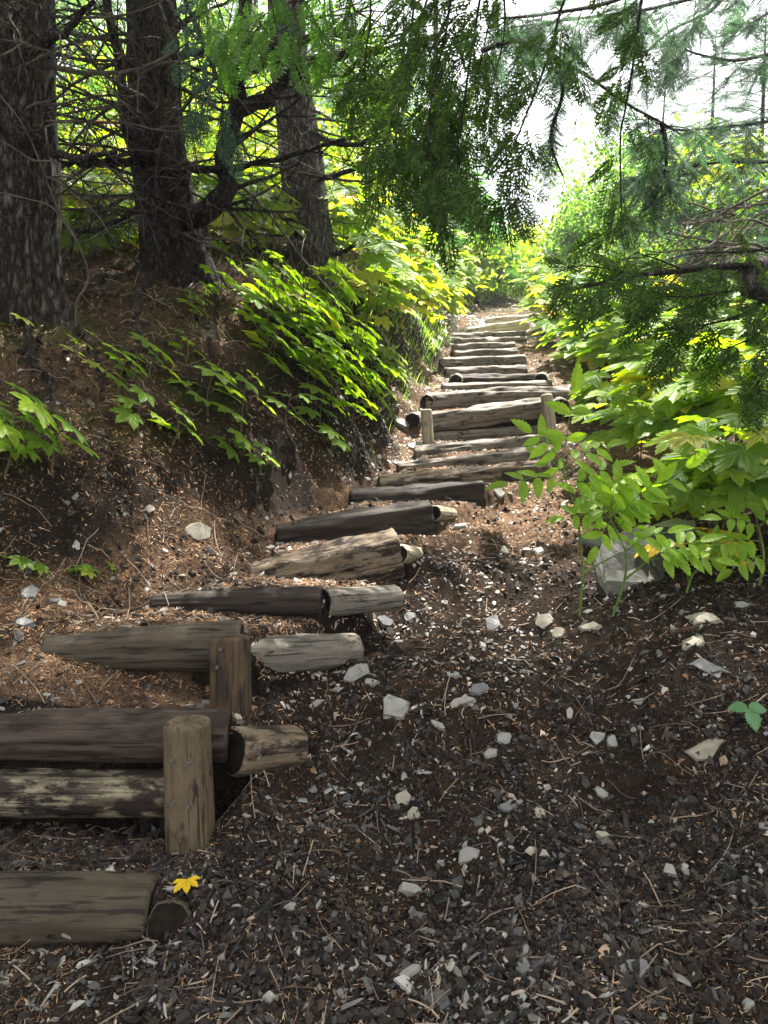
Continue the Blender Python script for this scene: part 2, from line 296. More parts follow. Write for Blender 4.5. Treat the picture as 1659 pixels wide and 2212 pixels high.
# ------------------------------------------------------------------ step logs (photo coordinates): left px,top,bot  right px,top,bot  depth left,right  radius, shape, material
STEPS = [
 # name/label, L(px,yt), R(px,yt), ybotL, ybotR, dL, dR, r, squareness, mat
 dict(L=(-420, 1925), R=(322, 1922), b=(2060, 2052), d=(1.98, 2.05), r=.098, sq=2.2, m='wood_log', lab='grey brown lowest step log with a round dark knot, by the yellow leaf'),
 dict(L=(-520, 1545), R=(492, 1548), b=(1790, 1780), d=(2.48, 2.62), r=.088, sq=2.3, m='wood_face', lab='long round step log held by the tallest post, stacked over a dirtier log'),
 dict(L=(92, 1352), R=(520, 1352), b=(1395, 1500), d=(2.95, 2.98), r=.10, sq=2.2, m='wood_log', lab='smooth brown step log with pointed left end behind the shorter near post'),
 dict(L=(325, 1278), R=(695, 1270), b=(1310, 1335), d=(3.45, 3.42), r=.075, sq=2.4, m='wood_dark', lab='dark step log joined to a pale silver log on its right'),
 dict(L=(540, 1208), R=(862, 1150), b=(1232, 1252), d=(4.0, 4.12), r=.135, sq=5, m='wood_split', lab='split step timber with tan torn grain, fifth step up from the bottom'),
 dict(L=(596, 1126), R=(932, 1085), b=(1172, 1160), d=(4.6, 4.75), r=.13, sq=6, m='wood_dark', lab='nearly black flat faced step timber with a small light log at its right end'),
 dict(L=(757, 1066), R=(1045, 1042), b=(1084, 1084), d=(5.35, 5.45), r=.095, sq=6, m='wood_dark', lab='thin dark step timber below the rough ragged timbers, alone between two pebble treads'),
 dict(L=(819, 1032), R=(1187, 996), b=(1045, 1044), d=(6.05, 6.15), r=.11, sq=3, m='wood_split', lab='ragged step timber with black hollow right end, first of the rough grey ones'),
 dict(L=(860, 1000), R=(1183, 965), b=(1012, 990), d=(6.6, 6.7), r=.085, sq=3.4, m='wood_grey', lab='pale worn step timber third below the timber with two posts'),
 dict(L=(896, 968), R=(1192, 938), b=(980, 962), d=(7.15, 7.2), r=.08, sq=3.4, m='wood_grey', lab='flat weathered step timber just below the timber with two posts'),
 dict(L=(930, 893), R=(1172, 862), b=(950, 936), d=(7.75, 7.8), r=.10, sq=3.2, m='wood_grey', lab='grey split step timber held between two upright posts'),
 dict(L=(918, 850), R=(1246, 834), b=(884, 864), d=(8.35, 8.4), r=.10, sq=2.8, m='wood_grey', lab='longest upper step log, just above the timber with two posts'),
 dict(L=(955, 829), R=(1192, 822), b=(842, 838), d=(8.95, 9.0), r=.08, sq=2.6, m='wood_grey', lab='low dark ended step log first above the longest upper step log'),
 dict(L=(972, 812), R=(1167, 808), b=(830, 826), d=(9.35, 9.4), r=.09, sq=3, m='wood_face', lab='short step timber with soil clinging between two rounded ends'),
 dict(L=(961, 796), R=(1138, 790), b=(814, 812), d=(9.95, 10.), r=.10, sq=3.4, m='wood_grey', lab='smooth grey squared step timber with a wavy grain line above the soil covered one'),
 dict(L=(950, 775), R=(1136, 767), b=(792, 788), d=(10.7, 10.75), r=.10, sq=3.2, m='wood_grey', lab='grey step timber reaching furthest left among the upper flight'),
 dict(L=(981, 760), R=(1118, 753), b=(772, 768), d=(11.5, 11.5), r=.10, sq=3.2, m='wood_grey', lab='narrow step timber fading into gravel on the right, sixth from the top'),
 dict(L=(976, 746), R=(1113, 740), b=(758, 753), d=(12.3, 12.3), r=.10, sq=3.4, m='wood_grey', lab='dark ended step timber fifth from the top of the stair'),
 dict(L=(981, 733), R=(1138, 728), b=(744, 740), d=(13.1, 13.1), r=.10, sq=3.4, m='wood_grey', lab='squared grey step timber fourth from the top of the stair'),
 dict(L=(976, 721), R=(1135, 715), b=(730, 728), d=(13.9, 13.9), r=.10, sq=3.6, m='wood_grey', lab='step timber with a small stone at its left end, third from the top'),
 dict(L=(986, 714), R=(1142, 690), b=(722, 716), d=(14.8, 14.9), r=.13, sq=4, m='wood_pale', lab='pale tan sunlit step plank second from the top of the stair'),
 dict(L=(1050, 688), R=(1152, 681), b=(700, 694), d=(16.2, 16.2), r=.13, sq=4, m='wood_pale', lab='topmost pale step timber where the path disappears'),
]
SX = []
for s in STEPS:
    TL = at(*s['L'], s['d'][0]); TR = at(*s['R'], s['d'][1])
    BL = at(s['L'][0], s['b'][0], s['d'][0]); BR = at(s['R'][0], s['b'][1], s['d'][1])
    s['TL'], s['TR'], s['BL'], s['BR'] = TL, TR, BL, BR
    SX.append((TL, TR, BL, BR))
# ------------------------------------------------------------------ terrain
CP = [ # photo px, py, depth
 (150, 2150, 1.78), (500, 2150, 1.78), (830, 2180, 1.72), (1100, 2150, 1.78), (1400, 2150, 1.74), (1650, 2120, 1.74),
 (450, 2000, 2.0), (600, 1900, 2.22), (830, 1950, 2.12), (1100, 1900, 2.2), (1400, 1900, 2.15), (1650, 1850, 2.12),
 (520, 1850, 2.36), (640, 1720, 2.66), (585, 1740, 2.58), (665, 1670, 2.82), (720, 1560, 2.95), (900, 1700, 2.62), (1150, 1700, 2.62), (1400, 1650, 2.65), (1640, 1600, 2.6),
 (800, 1420, 3.3), (600, 1500, 3.02), (690, 1460, 3.2), (775, 1425, 3.42), (420, 2062, 1.96), (330, 2070, 1.95), (900, 1500, 3.06), (1100, 1500, 3.1), (1350, 1450, 3.15), (1640, 1400, 3.05),
 (900, 1290, 3.95), (1100, 1330, 3.75), (1250, 1320, 3.7), (1450, 1280, 3.7), (1640, 1250, 3.6),
 (950, 1200, 4.45), (1050, 1130, 5.0), (1200, 1150, 4.9), (1350, 1170, 4.7), (1500, 1150, 4.4), (1650, 1120, 4.2),
 (1080, 1080, 5.5), (1180, 1060, 5.8), (1250, 1010, 6.3), (1250, 950, 7.2), (1350, 950, 7.0), (1450, 960, 6.6), (1600, 1000, 5.8),
 (1290, 880, 8.3), (1400, 860, 8.4), (1210, 800, 9.9), (1180, 760, 11.5), (1180, 715, 13.8), (1200, 690, 16), (1350, 760, 11.0), (1600, 850, 8.5),
 (60, 1350, 3.0), (30, 1250, 3.3), (200, 1260, 3.5), (420, 1190, 4.05), (400, 1250, 3.7), (560, 1110, 4.75), (640, 1060, 5.2), (780, 1000, 6.1),
 (850, 940, 7.0), (880, 860, 8.1), (920, 790, 9.9), (940, 750, 11.7), (955, 725, 13.5), (1000, 690, 15.6),
 (20, 1150, 3.35), (150, 1160, 3.55), (300, 1120, 3.9), (450, 1060, 4.5), (600, 1010, 5.1), (720, 950, 5.9),
 (20, 1010, 3.55), (150, 1020, 3.75), (300, 985, 4.1), (450, 950, 4.6), (600, 910, 5.3), (730, 850, 6.2), (790, 820, 7.2), (820, 900, 7.35), (785, 945, 6.7), (845, 850, 8.1), (872, 815, 9.0), (905, 768, 10.6), (932, 740, 12.0),
 (20, 850, 4.0), (200, 850, 4.35), (400, 830, 4.9), (600, 780, 5.8), (760, 740, 7.0), (840, 735, 8.8), (900, 700, 10.8),
 (30, 690, 4.9), (200, 660, 5.4), (400, 610, 6.3), (560, 600, 7.3), (680, 585, 8.3), (800, 620, 9.8), (900, 630, 12), (980, 645, 14.5), (1100, 662, 18.5), (1130, 655, 23), (1060, 660, 17.5),
 (100, 560, 7.5), (350, 540, 8.5), (600, 540, 10.5), (850, 570, 14), (1000, 615, 22), (1100, 640, 30), (1250, 640, 20), (1500, 700, 14),
]
P0 = [at(*c) for c in CP]
for TL, TR, BL, BR in SX:
    P0 += [(TL * .4 + BL * .6) + [-.12, 0, .0], (TR + BR) / 2 + [.10, 0, -.02]]
P0 = [p for p in P0 if True]
P0 += [np.array(p) for p in [(-2.6, 2.0, .35), (-2.6, 3.1, 1.25), (-3.2, 1, .6), (0, .6, -.02), (1.2, .6, .0), (-1.2, .6, .0), (3, .8, .15), (0, -1.5, -.3), (-3, -1.5, .2), (3, -1.5, 0),
   (3.5, 2.5, .45), (4.5, 5, 1.3), (5.5, 8, 2.1), (8, 12, 3.1), (-5, 5, 2.6), (-7, 8, 4.0), (-10, 14, 6), (-6, 3, 2.2), (-6, 16, 5.6), (0, 30, 6.0), (12, 30, 6.5), (-14, 30, 9), (0, 60, 11), (40, 60, 10), (-40, 60, 16), (30, 30, 6), (12, 5, 2), (-14, 4, 5), (12, -1, 1.2), (-12, -1, 3), (3.5, 16, 3.7), (5, 20, 4.4)]]
P0 = np.array(P0)
keep = []
for i, p in enumerate(P0):
    if all(np.hypot(*(p[:2] - P0[j][:2])) > .12 for j in keep): keep.append(i)
P0 = P0[keep]
_c = .25
_D = np.hypot(P0[:, None, 0] - P0[None, :, 0], P0[:, None, 1] - P0[None, :, 1])
_n = len(P0); _A = np.zeros((_n + 3, _n + 3)); _A[:_n, :_n] = -np.sqrt(_D ** 2 + _c ** 2) + np.eye(_n) * .02
_A[:_n, _n] = 1; _A[:_n, _n + 1:] = P0[:, :2]; _A[_n, :_n] = 1; _A[_n + 1:, :_n] = P0[:, :2].T
_W = np.linalg.solve(_A, np.concatenate([P0[:, 2], [0, 0, 0]]))
def base_h(x, y):
    x = np.asarray(x, float).ravel(); y = np.asarray(y, float).ravel(); out = np.empty(len(x))
    for a in range(0, len(x), 20000):
        b = slice(a, a + 20000)
        r = -np.sqrt((x[b, None] - P0[None, :, 0]) ** 2 + (y[b, None] - P0[None, :, 1]) ** 2 + _c ** 2)
        out[b] = r @ _W[:_n] + _W[_n] + _W[_n + 1] * x[b] + _W[_n + 2] * y[b]
    return out
def path_info(x, y):
    """height of the stepped path and its weight"""
    z = np.full(x.shape, -9.); wgt = np.zeros(x.shape)
    for i, (TL, TR, BL, BR) in enumerate(SX):
        t = np.clip((x - TL[0]) / (TR[0] - TL[0]), -.1, 1.1)
        yl = TL[1] + t * (TR[1] - TL[1])             # line of this log
        ztop = TL[2] + t * (TR[2] - TL[2]) - .035
        r = STEPS[i]['r'] * .8
        if i + 1 < len(SX):
            nTL, nTR, nBL, nBR = SX[i + 1]
            t2 = np.clip((x - nTL[0]) / (nTR[0] - nTL[0]), -.1, 1.1)
            yn = nTL[1] + t2 * (nTR[1] - nTL[1]); zn = nBL[2] + t2 * (nBR[2] - nBL[2])
            xl2, xr2 = nTL[0], nTR[0]
        else: yn = yl + 3.; zn = ztop + .78; xl2, xr2 = TL[0], TR[0] + .3
        f = np.clip((y - yl) / np.maximum(yn - yl, .05), 0, 1)
        zz = ztop * (1 - f) + zn * f
        m = (y >= yl) & (y < yn)
        xl = TL[0] * (1 - f) + xl2 * f; xr = TR[0] * (1 - f) + xr2 * f
        ww = sstep(-.10, .12, x - xl) * sstep(-.14, .05, xr - x)
        z = np.where(m, zz, z); wgt = np.where(m, ww, wgt)
    # in front of the first log
    TL, TR, BL, BR = SX[0]
    m = (y < TL[1]) & (y > .9); f = sstep(1.2, TL[1], y)
    z = np.where(m, BL[2], z); wgt = np.where(m, f * sstep(-.1, .3, TR[0] - x) * .8, wgt)
    return z, wgt
def H(x, y, fine=True):
    x = np.asarray(x, float); y = np.asarray(y, float); sh = x.shape; x = x.ravel(); y = y.ravel()
    b = base_h(x, y); pz, pw = path_info(x, y)
    bank = sstep(.05, .5, b - (.15 + .245 * y)) * (x < 1.6)
    rough = .105 * fbm(x * 2.2, y * 2.2, 3, 4) - .05 * np.abs(fbm(x * 4.3, y * 4.3, 43, 2)) + .03 * bank * fbm(x * 6, y * 6, 5, 3) + (.02 + .045 * bank) * fbm(x * 9, y * 9, 8, 3) + .07 * bank * np.abs(fbm(x * 3.1, y * 3.1, 28, 2))
    if fine: rough = rough + (.016 * fbm(x * 30, y * 30, 9, 4, .65) + .014 * fbm(x * 12, y * 12, 19, 2)) * (1 + bank)
    z = b * (1 - pw) + pz * pw + rough * (1 - pw * .7)
    return z.reshape(sh)
def h1(x, y): return float(H(np.array([x]), np.array([y]))[0])
def normal_at(x, y, e=.03):
    dx = (H(x + e, y, False) - H(x - e, y, False)) / (2 * e); dy = (H(x, y + e, False) - H(x, y - e, False)) / (2 * e)
    return unit(np.stack([-dx, -dy, np.ones_like(dx)], -1))
def hit(px, py, dmin=1.2, dmax=40):
    d = np.exp(np.linspace(math.log(dmin), math.log(dmax), 700)); o = at(px, py, 1.) ; o = (o - [0, 0, CAMZ])
    P = np.array([0, 0, CAMZ]) + o[None] * d[:, None]
    below = P[:, 2] < H(P[:, 0], P[:, 1]); i = int(np.argmax(below)) if below.any() else 699
    return np.array([P[i, 0], P[i, 1], h1(P[i, 0], P[i, 1])])
def ground(p): return np.array([p[0], p[1], h1(p[0], p[1])])
def litter_zone(x, y, bank):
    """fallen needles lie on the path, the left foot of the bank and the bank"""
    pz, pw = path_info(x, y)
    f = np.maximum(pw * sstep(2.3, 3.0, y), .0)
    f = np.maximum(f, .95 * sstep(3.9, 5.2, y) * (1 - sstep(2.4, 3.4, x)))
    f = np.maximum(f, sstep(.1, -.6, x + 1.1 - .42 * (y - 2.9)) * sstep(2.5, 3.2, y))
    f = np.maximum(f, .42 * pw * sstep(1.0, 1.5, y)); f = np.maximum(f, .14)
    return f * (1 - .4 * bank)
def build_ground():
    Y = np.concatenate([np.linspace(-5, 1.15, 36), np.exp(np.linspace(math.log(1.2), math.log(14), 800)), np.exp(np.linspace(math.log(14.3), math.log(95), 110))])
    ua = np.linspace(-1, 1, 600); ub = np.linspace(0, 1, 61)[1:]; nv, nu = len(Y), 720
    hf = .6 * np.maximum(Y, 1.2) + .5; ow = Y.clip(0) * .9 + 9
    x = np.concatenate([-(hf[:, None] + ow[:, None] * ub[::-1][None] ** 1.8), hf[:, None] * ua[None], hf[:, None] + ow[:, None] * ub[None] ** 1.8], 1); y = np.repeat(Y[:, None], nu, 1)
    z = H(x, y)
    V = np.stack([x, y, z], -1).reshape(-1, 3)
    i, j = np.meshgrid(np.arange(nv - 1), np.arange(nu - 1), indexing='ij'); a = (i * nu + j).ravel()
    o = mesh_obj('ground', V, np.stack([a, a + 1, a + nu + 1, a + nu], 1), M['soil'], None, True)
    xf, yf = x.ravel(), y.ravel(); b = base_h(xf, yf); bank = sstep(.05, .5, b - (.15 + .245 * yf)) * (xf < 1.6)
    col = np.ones((len(V), 4), np.float32); col[:, 0] = litter_zone(xf, yf, bank); col[:, 1] = np.clip(bank * .9 + sstep(10, 14, yf), 0, 1)
    nz = np.zeros(len(V) * 3, np.float32); o.data.vertices.foreach_get('normal', nz) if False else None
    nn_ = normal_at(xf, yf, .10)[:, 2]; col[:, 0] *= .06 + .94 * sstep(.5, .8, nn_ + .12 * noise2(xf * 1.7, yf * 1.7, 61)); 
    at_ = o.data.color_attributes.new('zone', 'FLOAT_COLOR', 'POINT'); at_.data.foreach_set('color', col.ravel())
    return tag(o, kind='structure')
G = build_ground()
# ------------------------------------------------------------------ logs and posts
def log_geo(L, r0, r1, sq=2.2, k=44, seg=70, seed=0, rough=.05, chips=0., bevel=.12, arc=0.):
    t = np.linspace(0, 1, seg); a = np.arange(k) * 2 * np.pi / k
    tt, aa = np.meshgrid(t, a, indexing='ij')
    rr = r0 + (r1 - r0) * tt
    e = np.minimum(tt, 1 - tt) * L; rr = rr * (1 - bevel * np.clip(1 - e / .014, 0, 1) ** 2)
    sh = (np.abs(np.cos(aa)) ** sq + np.abs(np.sin(aa)) ** sq) ** (-1 / sq)
    x = tt * L - L / 2; cx, cy = np.cos(aa), np.sin(aa)
    n1 = noise3(x * 2.5, cx * 1.5 + seed * 7.7, cy * 1.5, seed); n2 = noise3(x * 4, cx * 7 + seed, cy * 7, seed + 3); n3 = noise3(x * 9, cx * 22 + seed, cy * 22, seed + 5)
    rr = rr * sh * (1 + rough * 2.2 * n1 + rough * 2.4 * n2 + rough * 1.2 * n3)
    if chips: rr = rr * (1 - chips * sstep(.12, .3, noise3(x * 3, cx * 4 + seed * 3, cy * 4, seed + 11)))
    z = cx * rr + arc * np.sin(np.pi * tt); y = -cy * rr
    V = np.stack([x, y, z], -1).reshape(-1, 3)
    i, j = np.meshgrid(np.arange(seg - 1), np.arange(k), indexing='ij'); i = i.ravel(); j = j.ravel()
    Q = np.stack([i * k + j, i * k + (j + 1) % k, (i + 1) * k + (j + 1) % k, (i + 1) * k + j], 1)
    return V, Q, k, seg
def place_log(name, A, B, r0, r1, mat, sq=2.2, seed=0, parent=None, ends='endgrain', origin=True, roll=0., **kw):
    A = np.array(A, float); B = np.array(B, float); L = float(np.linalg.norm(B - A))
    V, Q, k, seg = log_geo(L, r0, r1, sq, seed=seed, **kw)
    j = np.arange(k); VV = [V]; T = []; n = len(V); mi = [0] * len(Q)
    for e, s in ((0, 1), (seg - 1, -1)):            # end faces with a slightly rough cut
        ring = V[e * k:(e + 1) * k]; c = ring.mean(0); prev = e * k + j
        for f in (.75, .45):
            rg = c + (ring - c) * f; rg[:, 0] += .004 * noise2(ring[:, 1] * 90, ring[:, 2] * 90, seed) * 2
            VV.append(rg); cur = n + j; n += k
            q = np.stack([prev, cur, np.roll(cur, -1), np.roll(prev, -1)], 1); T.append(q if s > 0 else q[:, ::-1]); prev = cur
        VV.append(c[None]); cc = np.full(k, n); n += 1
        q = np.stack([prev, cc, np.roll(prev, -1)], 1); T.append(q if s > 0 else q[:, ::-1])
    quads = np.concatenate([Q, T[0], T[1], T[3], T[4]]); tris = np.concatenate([T[2], T[5]])
    mi = np.concatenate([np.zeros(len(Q)), np.ones(4 * k), np.ones(2 * k)])
    # mesh_obj concatenates in list order: quads then tris
    o = mesh_obj(name, np.concatenate(VV), [quads, tris], [M[mat], M[ends]], None, True, mi)
    D = Vector(B - A).normalized(); up = Vector((0, 0, 1)) if abs(D.z) < .9 else Vector((0, -1, 0))
    Yv = up.cross(D).normalized(); Z = D.cross(Yv)
    Mx = Matrix((D, Yv, Z)).transposed().to_4x4() @ Matrix.Rotation(roll, 4, 'X'); Mx.translation = Vector((A + B) / 2)
    o.matrix_world = Mx
    if parent is not None: o.parent = parent; o.matrix_parent_inverse = Matrix.Translation([-float(v) for v in parent_loc(parent)]) if False else Matrix.Identity(4); 
    if parent is not None:
        Mx2 = Mx.copy(); Mx2.translation = Vector((A + B) / 2) - Vector(parent_loc(parent)); o.matrix_local = Mx2
    return o
for i, s in enumerate(STEPS):
    r = s['r']; dz = np.array([0, r * .35, -r * .97])
    A = s['TL'] + dz; B = s['TR'] + dz
    far = i > 8; s['sq'] = 6 if i > 13 else s['sq']; big = s['sq'] > 2.7
    if i == 2: A = A + [0, 0, -.02]
    o = place_log('step_log' if s['sq'] < 2.5 else 'step_timber', A, B, r * (.8 if i == 2 else .7 if i in (3, 4, 5) else 1), r, s['m'], s['sq'], seed=i + 1,
                  ends='endgrain' if i < 16 else s['m'], rough=.085 if s['sq'] < 2.5 else .14, chips=.10 if s['m'] in ('wood_split', 'wood_grey') else 0, seg=90)
    tag(o, s['lab'], 'log', 'log and timber steps of the trail')
S = STEPS
def p2(px, py, d): return at(px, py, d)
lower = tag(place_log('retaining_log', p2(-500, 1712, 2.52), p2(372, 1714, 2.56), .088, .08, 'wood_patch', 2.2, 40, seg=90), 'soil caked lower log under the long round step log, with pale scraped patches', 'log', 'logs bracing the trail edge')
def patch(parent_o, mat): pass
# pale scraped wood patches: a second timber layer is not needed, the material carries them
def side(A, B, r0, r1, mat, lab, seed, sq=2.1, ends='endgrain', **k):
    return tag(place_log('side_log', A, B, r0, r1, mat, sq, seed, ends=ends, **k), lab, 'log', 'logs bracing the trail edge')
side(p2(362, 1998, 1.99), p2(395, 1985, 2.2), .066, .06, 'wood_log', 'short stub log with a black sawn end beside the lowest step log', 51)
sb = side(p2(500, 1622, 2.60), p2(640, 1612, 2.82), .086, .078, 'wood_split', 'hewn log end with two bolts sticking out right of the tallest post', 52, 2.6)
side(p2(515, 1422, 3.06), p2(768, 1404, 3.42), .095, .075, 'wood_silver', 'silvery log with sunlit top running right from behind the shorter near post', 53, 2.2)
side(p2(700, 1302, 3.48), p2(858, 1290, 3.72), .072, .062, 'wood_silver', 'smooth silver log with a dark nub joined to the dark step log', 54, 2.)
side(p2(862, 1197, 4.05), p2(916, 1203, 4.45), .056, .052, 'wood_tan', 'short pale round log with black sawn end beside the split step timber', 55, 2., seg=30)
side(p2(938, 1108, 4.72), p2(976, 1112, 5.0), .052, .048, 'wood_tan', 'small tan log stub at the right end of the nearly black timber', 56, 2., seg=30)
side(p2(1158, 1020, 6.15), p2(1190, 1010, 6.6), .09, .085, 'wood_dark', 'dark round log end at the right of the first ragged timber', 57, 2.)
side(p2(891, 909, 7.7), p2(905, 905, 8.2), .085, .08, 'wood_grey', 'round sawn log end left of the left upright post', 58, 2.)
side(p2(1211, 882, 7.75), p2(1208, 876, 8.3), .10, .095, 'wood_grey', 'tall round sawn log end right of the right upright post', 59, 2.)
side(p2(922, 868, 8.3), p2(935, 864, 8.8), .08, .075, 'wood_grey', 'round log end under the left tip of the longest upper step log', 60, 2.)
side(p2(1255, 858, 8.4), p2(1262, 850, 8.9), .09, .085, 'wood_dark', 'dark log end in the leaves at the right tip of the longest upper step log', 61, 2.)
side(p2(985, 822, 9.1), p2(990, 818, 9.5), .075, .07, 'wood_grey', 'rounded log end at the left of the soil covered short timber', 62, 2.)
side(p2(1168, 821, 9.1), p2(1172, 817, 9.5), .085, .08, 'wood_grey', 'rounded log end at the right of the soil covered short timber', 63, 2.)
tag(place_log('retaining_timber', p2(934, 947, 7.72), p2(1178, 930, 7.78), .062, .06, 'wood_grey', 3., 41, chips=.1), 'grey timber lying under the split timber between the two upright posts', 'timber', 'logs bracing the trail edge')
def post(base, top, r0, r1, mat, lab, seed, bolts=()):
    b = np.array(base, float); t = thing('wooden_post', lab, 'post', b, 'upright posts pinning the steps')
    D = unit(np.array(top) - b)
    place_log('post_shaft', b - D * .12, top, r0, r1, mat, 3.0, seed, parent=t, ends=mat, bevel=.16, rough=.04, seg=60)
    for (px, py, d) in bolts:
        q = at(px, py, d); a = Acc(); tube(a, [q + [0, .03, 0], q + [0, -.012, 0], q + [0, -.0125, 0]], [.0065, .0065, .003], 6)
        a.obj('bolt', M['metal'], t)
    return t
post(p2(413, 1835, 2.42), p2(404, 1556, 2.47), .079, .074, 'wood_post', 'tallest post, greenish brown with bolt heads, in front of the stacked logs at lower left', 70, [(373, 1640, 2.385), (404, 1651, 2.375), (406, 1742, 2.365), (374, 1735, 2.37)])
post(p2(499, 1545, 2.86), p2(497, 1374, 2.92), .08, .078, 'wood_post2', 'dark wet squarish post with an orange brown edge behind the tallest post', 71, [(477, 1402, 2.83), (469, 1441, 2.82)])
post(p2(925, 960, 7.55), p2(921, 885, 7.6), .058, .055, 'wood_tan', 'left of the two pale posts halfway up the stair', 72)
post(p2(1187, 922, 7.58), p2(1180, 853, 7.65), .062, .058, 'wood_tan', 'right leaning one of the two pale posts halfway up the stair', 73)
for (px, py, d) in ((552, 1612, 2.56), (560, 1636, 2.57)):
    q = at(px, py, d); a = Acc(); tube(a, [q + [0, .06, 0], q + [0, -.02, 0], q + [0, -.0205, 0]], [.006, .006, .003], 6)
    b_ = a.obj('bolt', M['metal']); b_.parent = sb; b_.matrix_parent_inverse = sb.matrix_world.inverted()
# ------------------------------------------------------------------ rocks
def rock_geo(w, l, t, seed, layers=3):
    r = random.Random(seed); n = r.randint(5, 7); an = sorted([(k + r.uniform(-.38, .38)) * 2 * math.pi / n for k in range(n)])
    base = np.array([[math.cos(a) * w / 2 * r.uniform(.7, 1.15), math.sin(a) * l / 2 * r.uniform(.7, 1.15)] for a in an])
    bm = bmesh.new(); z = -t / 2; prev = None; sh = np.zeros(2); f = 1.
    for q in range(layers + 1):
        ring = []
        ff = f * (1 - .16 * (q == 0)); 
        for p in base:
            ring.append(bm.verts.new((p[0] * ff + sh[0] + r.uniform(-.02, .02) * w, p[1] * ff + sh[1] + r.uniform(-.02, .02) * w, z + r.uniform(-.06, .06) * t)))
        if prev:
            for k in range(n): bm.faces.new((prev[k], prev[(k + 1) % n], ring[(k + 1) % n], ring[k]))
        else: bm.faces.new(ring[::-1])
        prev = ring; z += t / layers * r.uniform(.7, 1.3); f *= r.uniform(.84, .98); sh += np.array([r.uniform(-.03, .03), r.uniform(-.03, .03)]) * w
    bm.faces.new(prev); pass
    bmesh.ops.triangulate(bm, faces=bm.faces[:]); bmesh.ops.subdivide_edges(bm, edges=bm.edges[:], cuts=1, use_grid_fill=True)
    for v in bm.verts:
        k = noise3(np.array(v.co.x * 4 / w + seed), np.array(v.co.y * 4 / w), np.array(v.co.z * 6 / w), seed % 97); v.co += v.co.normalized() * float(k) * w * .03
        k = noise3(np.array(v.co.x * 11 / w + seed), np.array(v.co.y * 11 / w), np.array(v.co.z * 16 / w), seed % 97); v.co.z += float(k) * w * .035
    return bm
def rock(px, py, wP, asp, thick, rot, mat, lab, seed, tilt=(0, 0), sink=.4, pos=None, name='slate_rock', grp='loose slate rocks on the slope'):
    p = hit(px, py) if pos is None else np.array(pos); d = p[1]; w = wP * 1.18 * d / F
    bm = rock_geo(w, w * asp, w * thick * .62, seed); me = bpy.data.meshes.new(name); bm.to_mesh(me); bm.free(); me.materials.append(M[mat])
    o = bpy.data.objects.new(name, me); C.objects.link(o)
    nn = Vector(normal_at(p[:1], p[1:2], .08)[0]); q = Vector((0, 0, 1)).rotation_difference((nn + Vector((tilt[0], tilt[1] - .22, 0))).normalized())
    o.matrix_world = Matrix.Translation(Vector(p) + nn * (w * thick * .62 * (.5 - sink))) @ q.to_matrix().to_4x4() @ Matrix.Rotation(rot, 4, 'Z')
    return tag(o, lab, 'rock', grp)
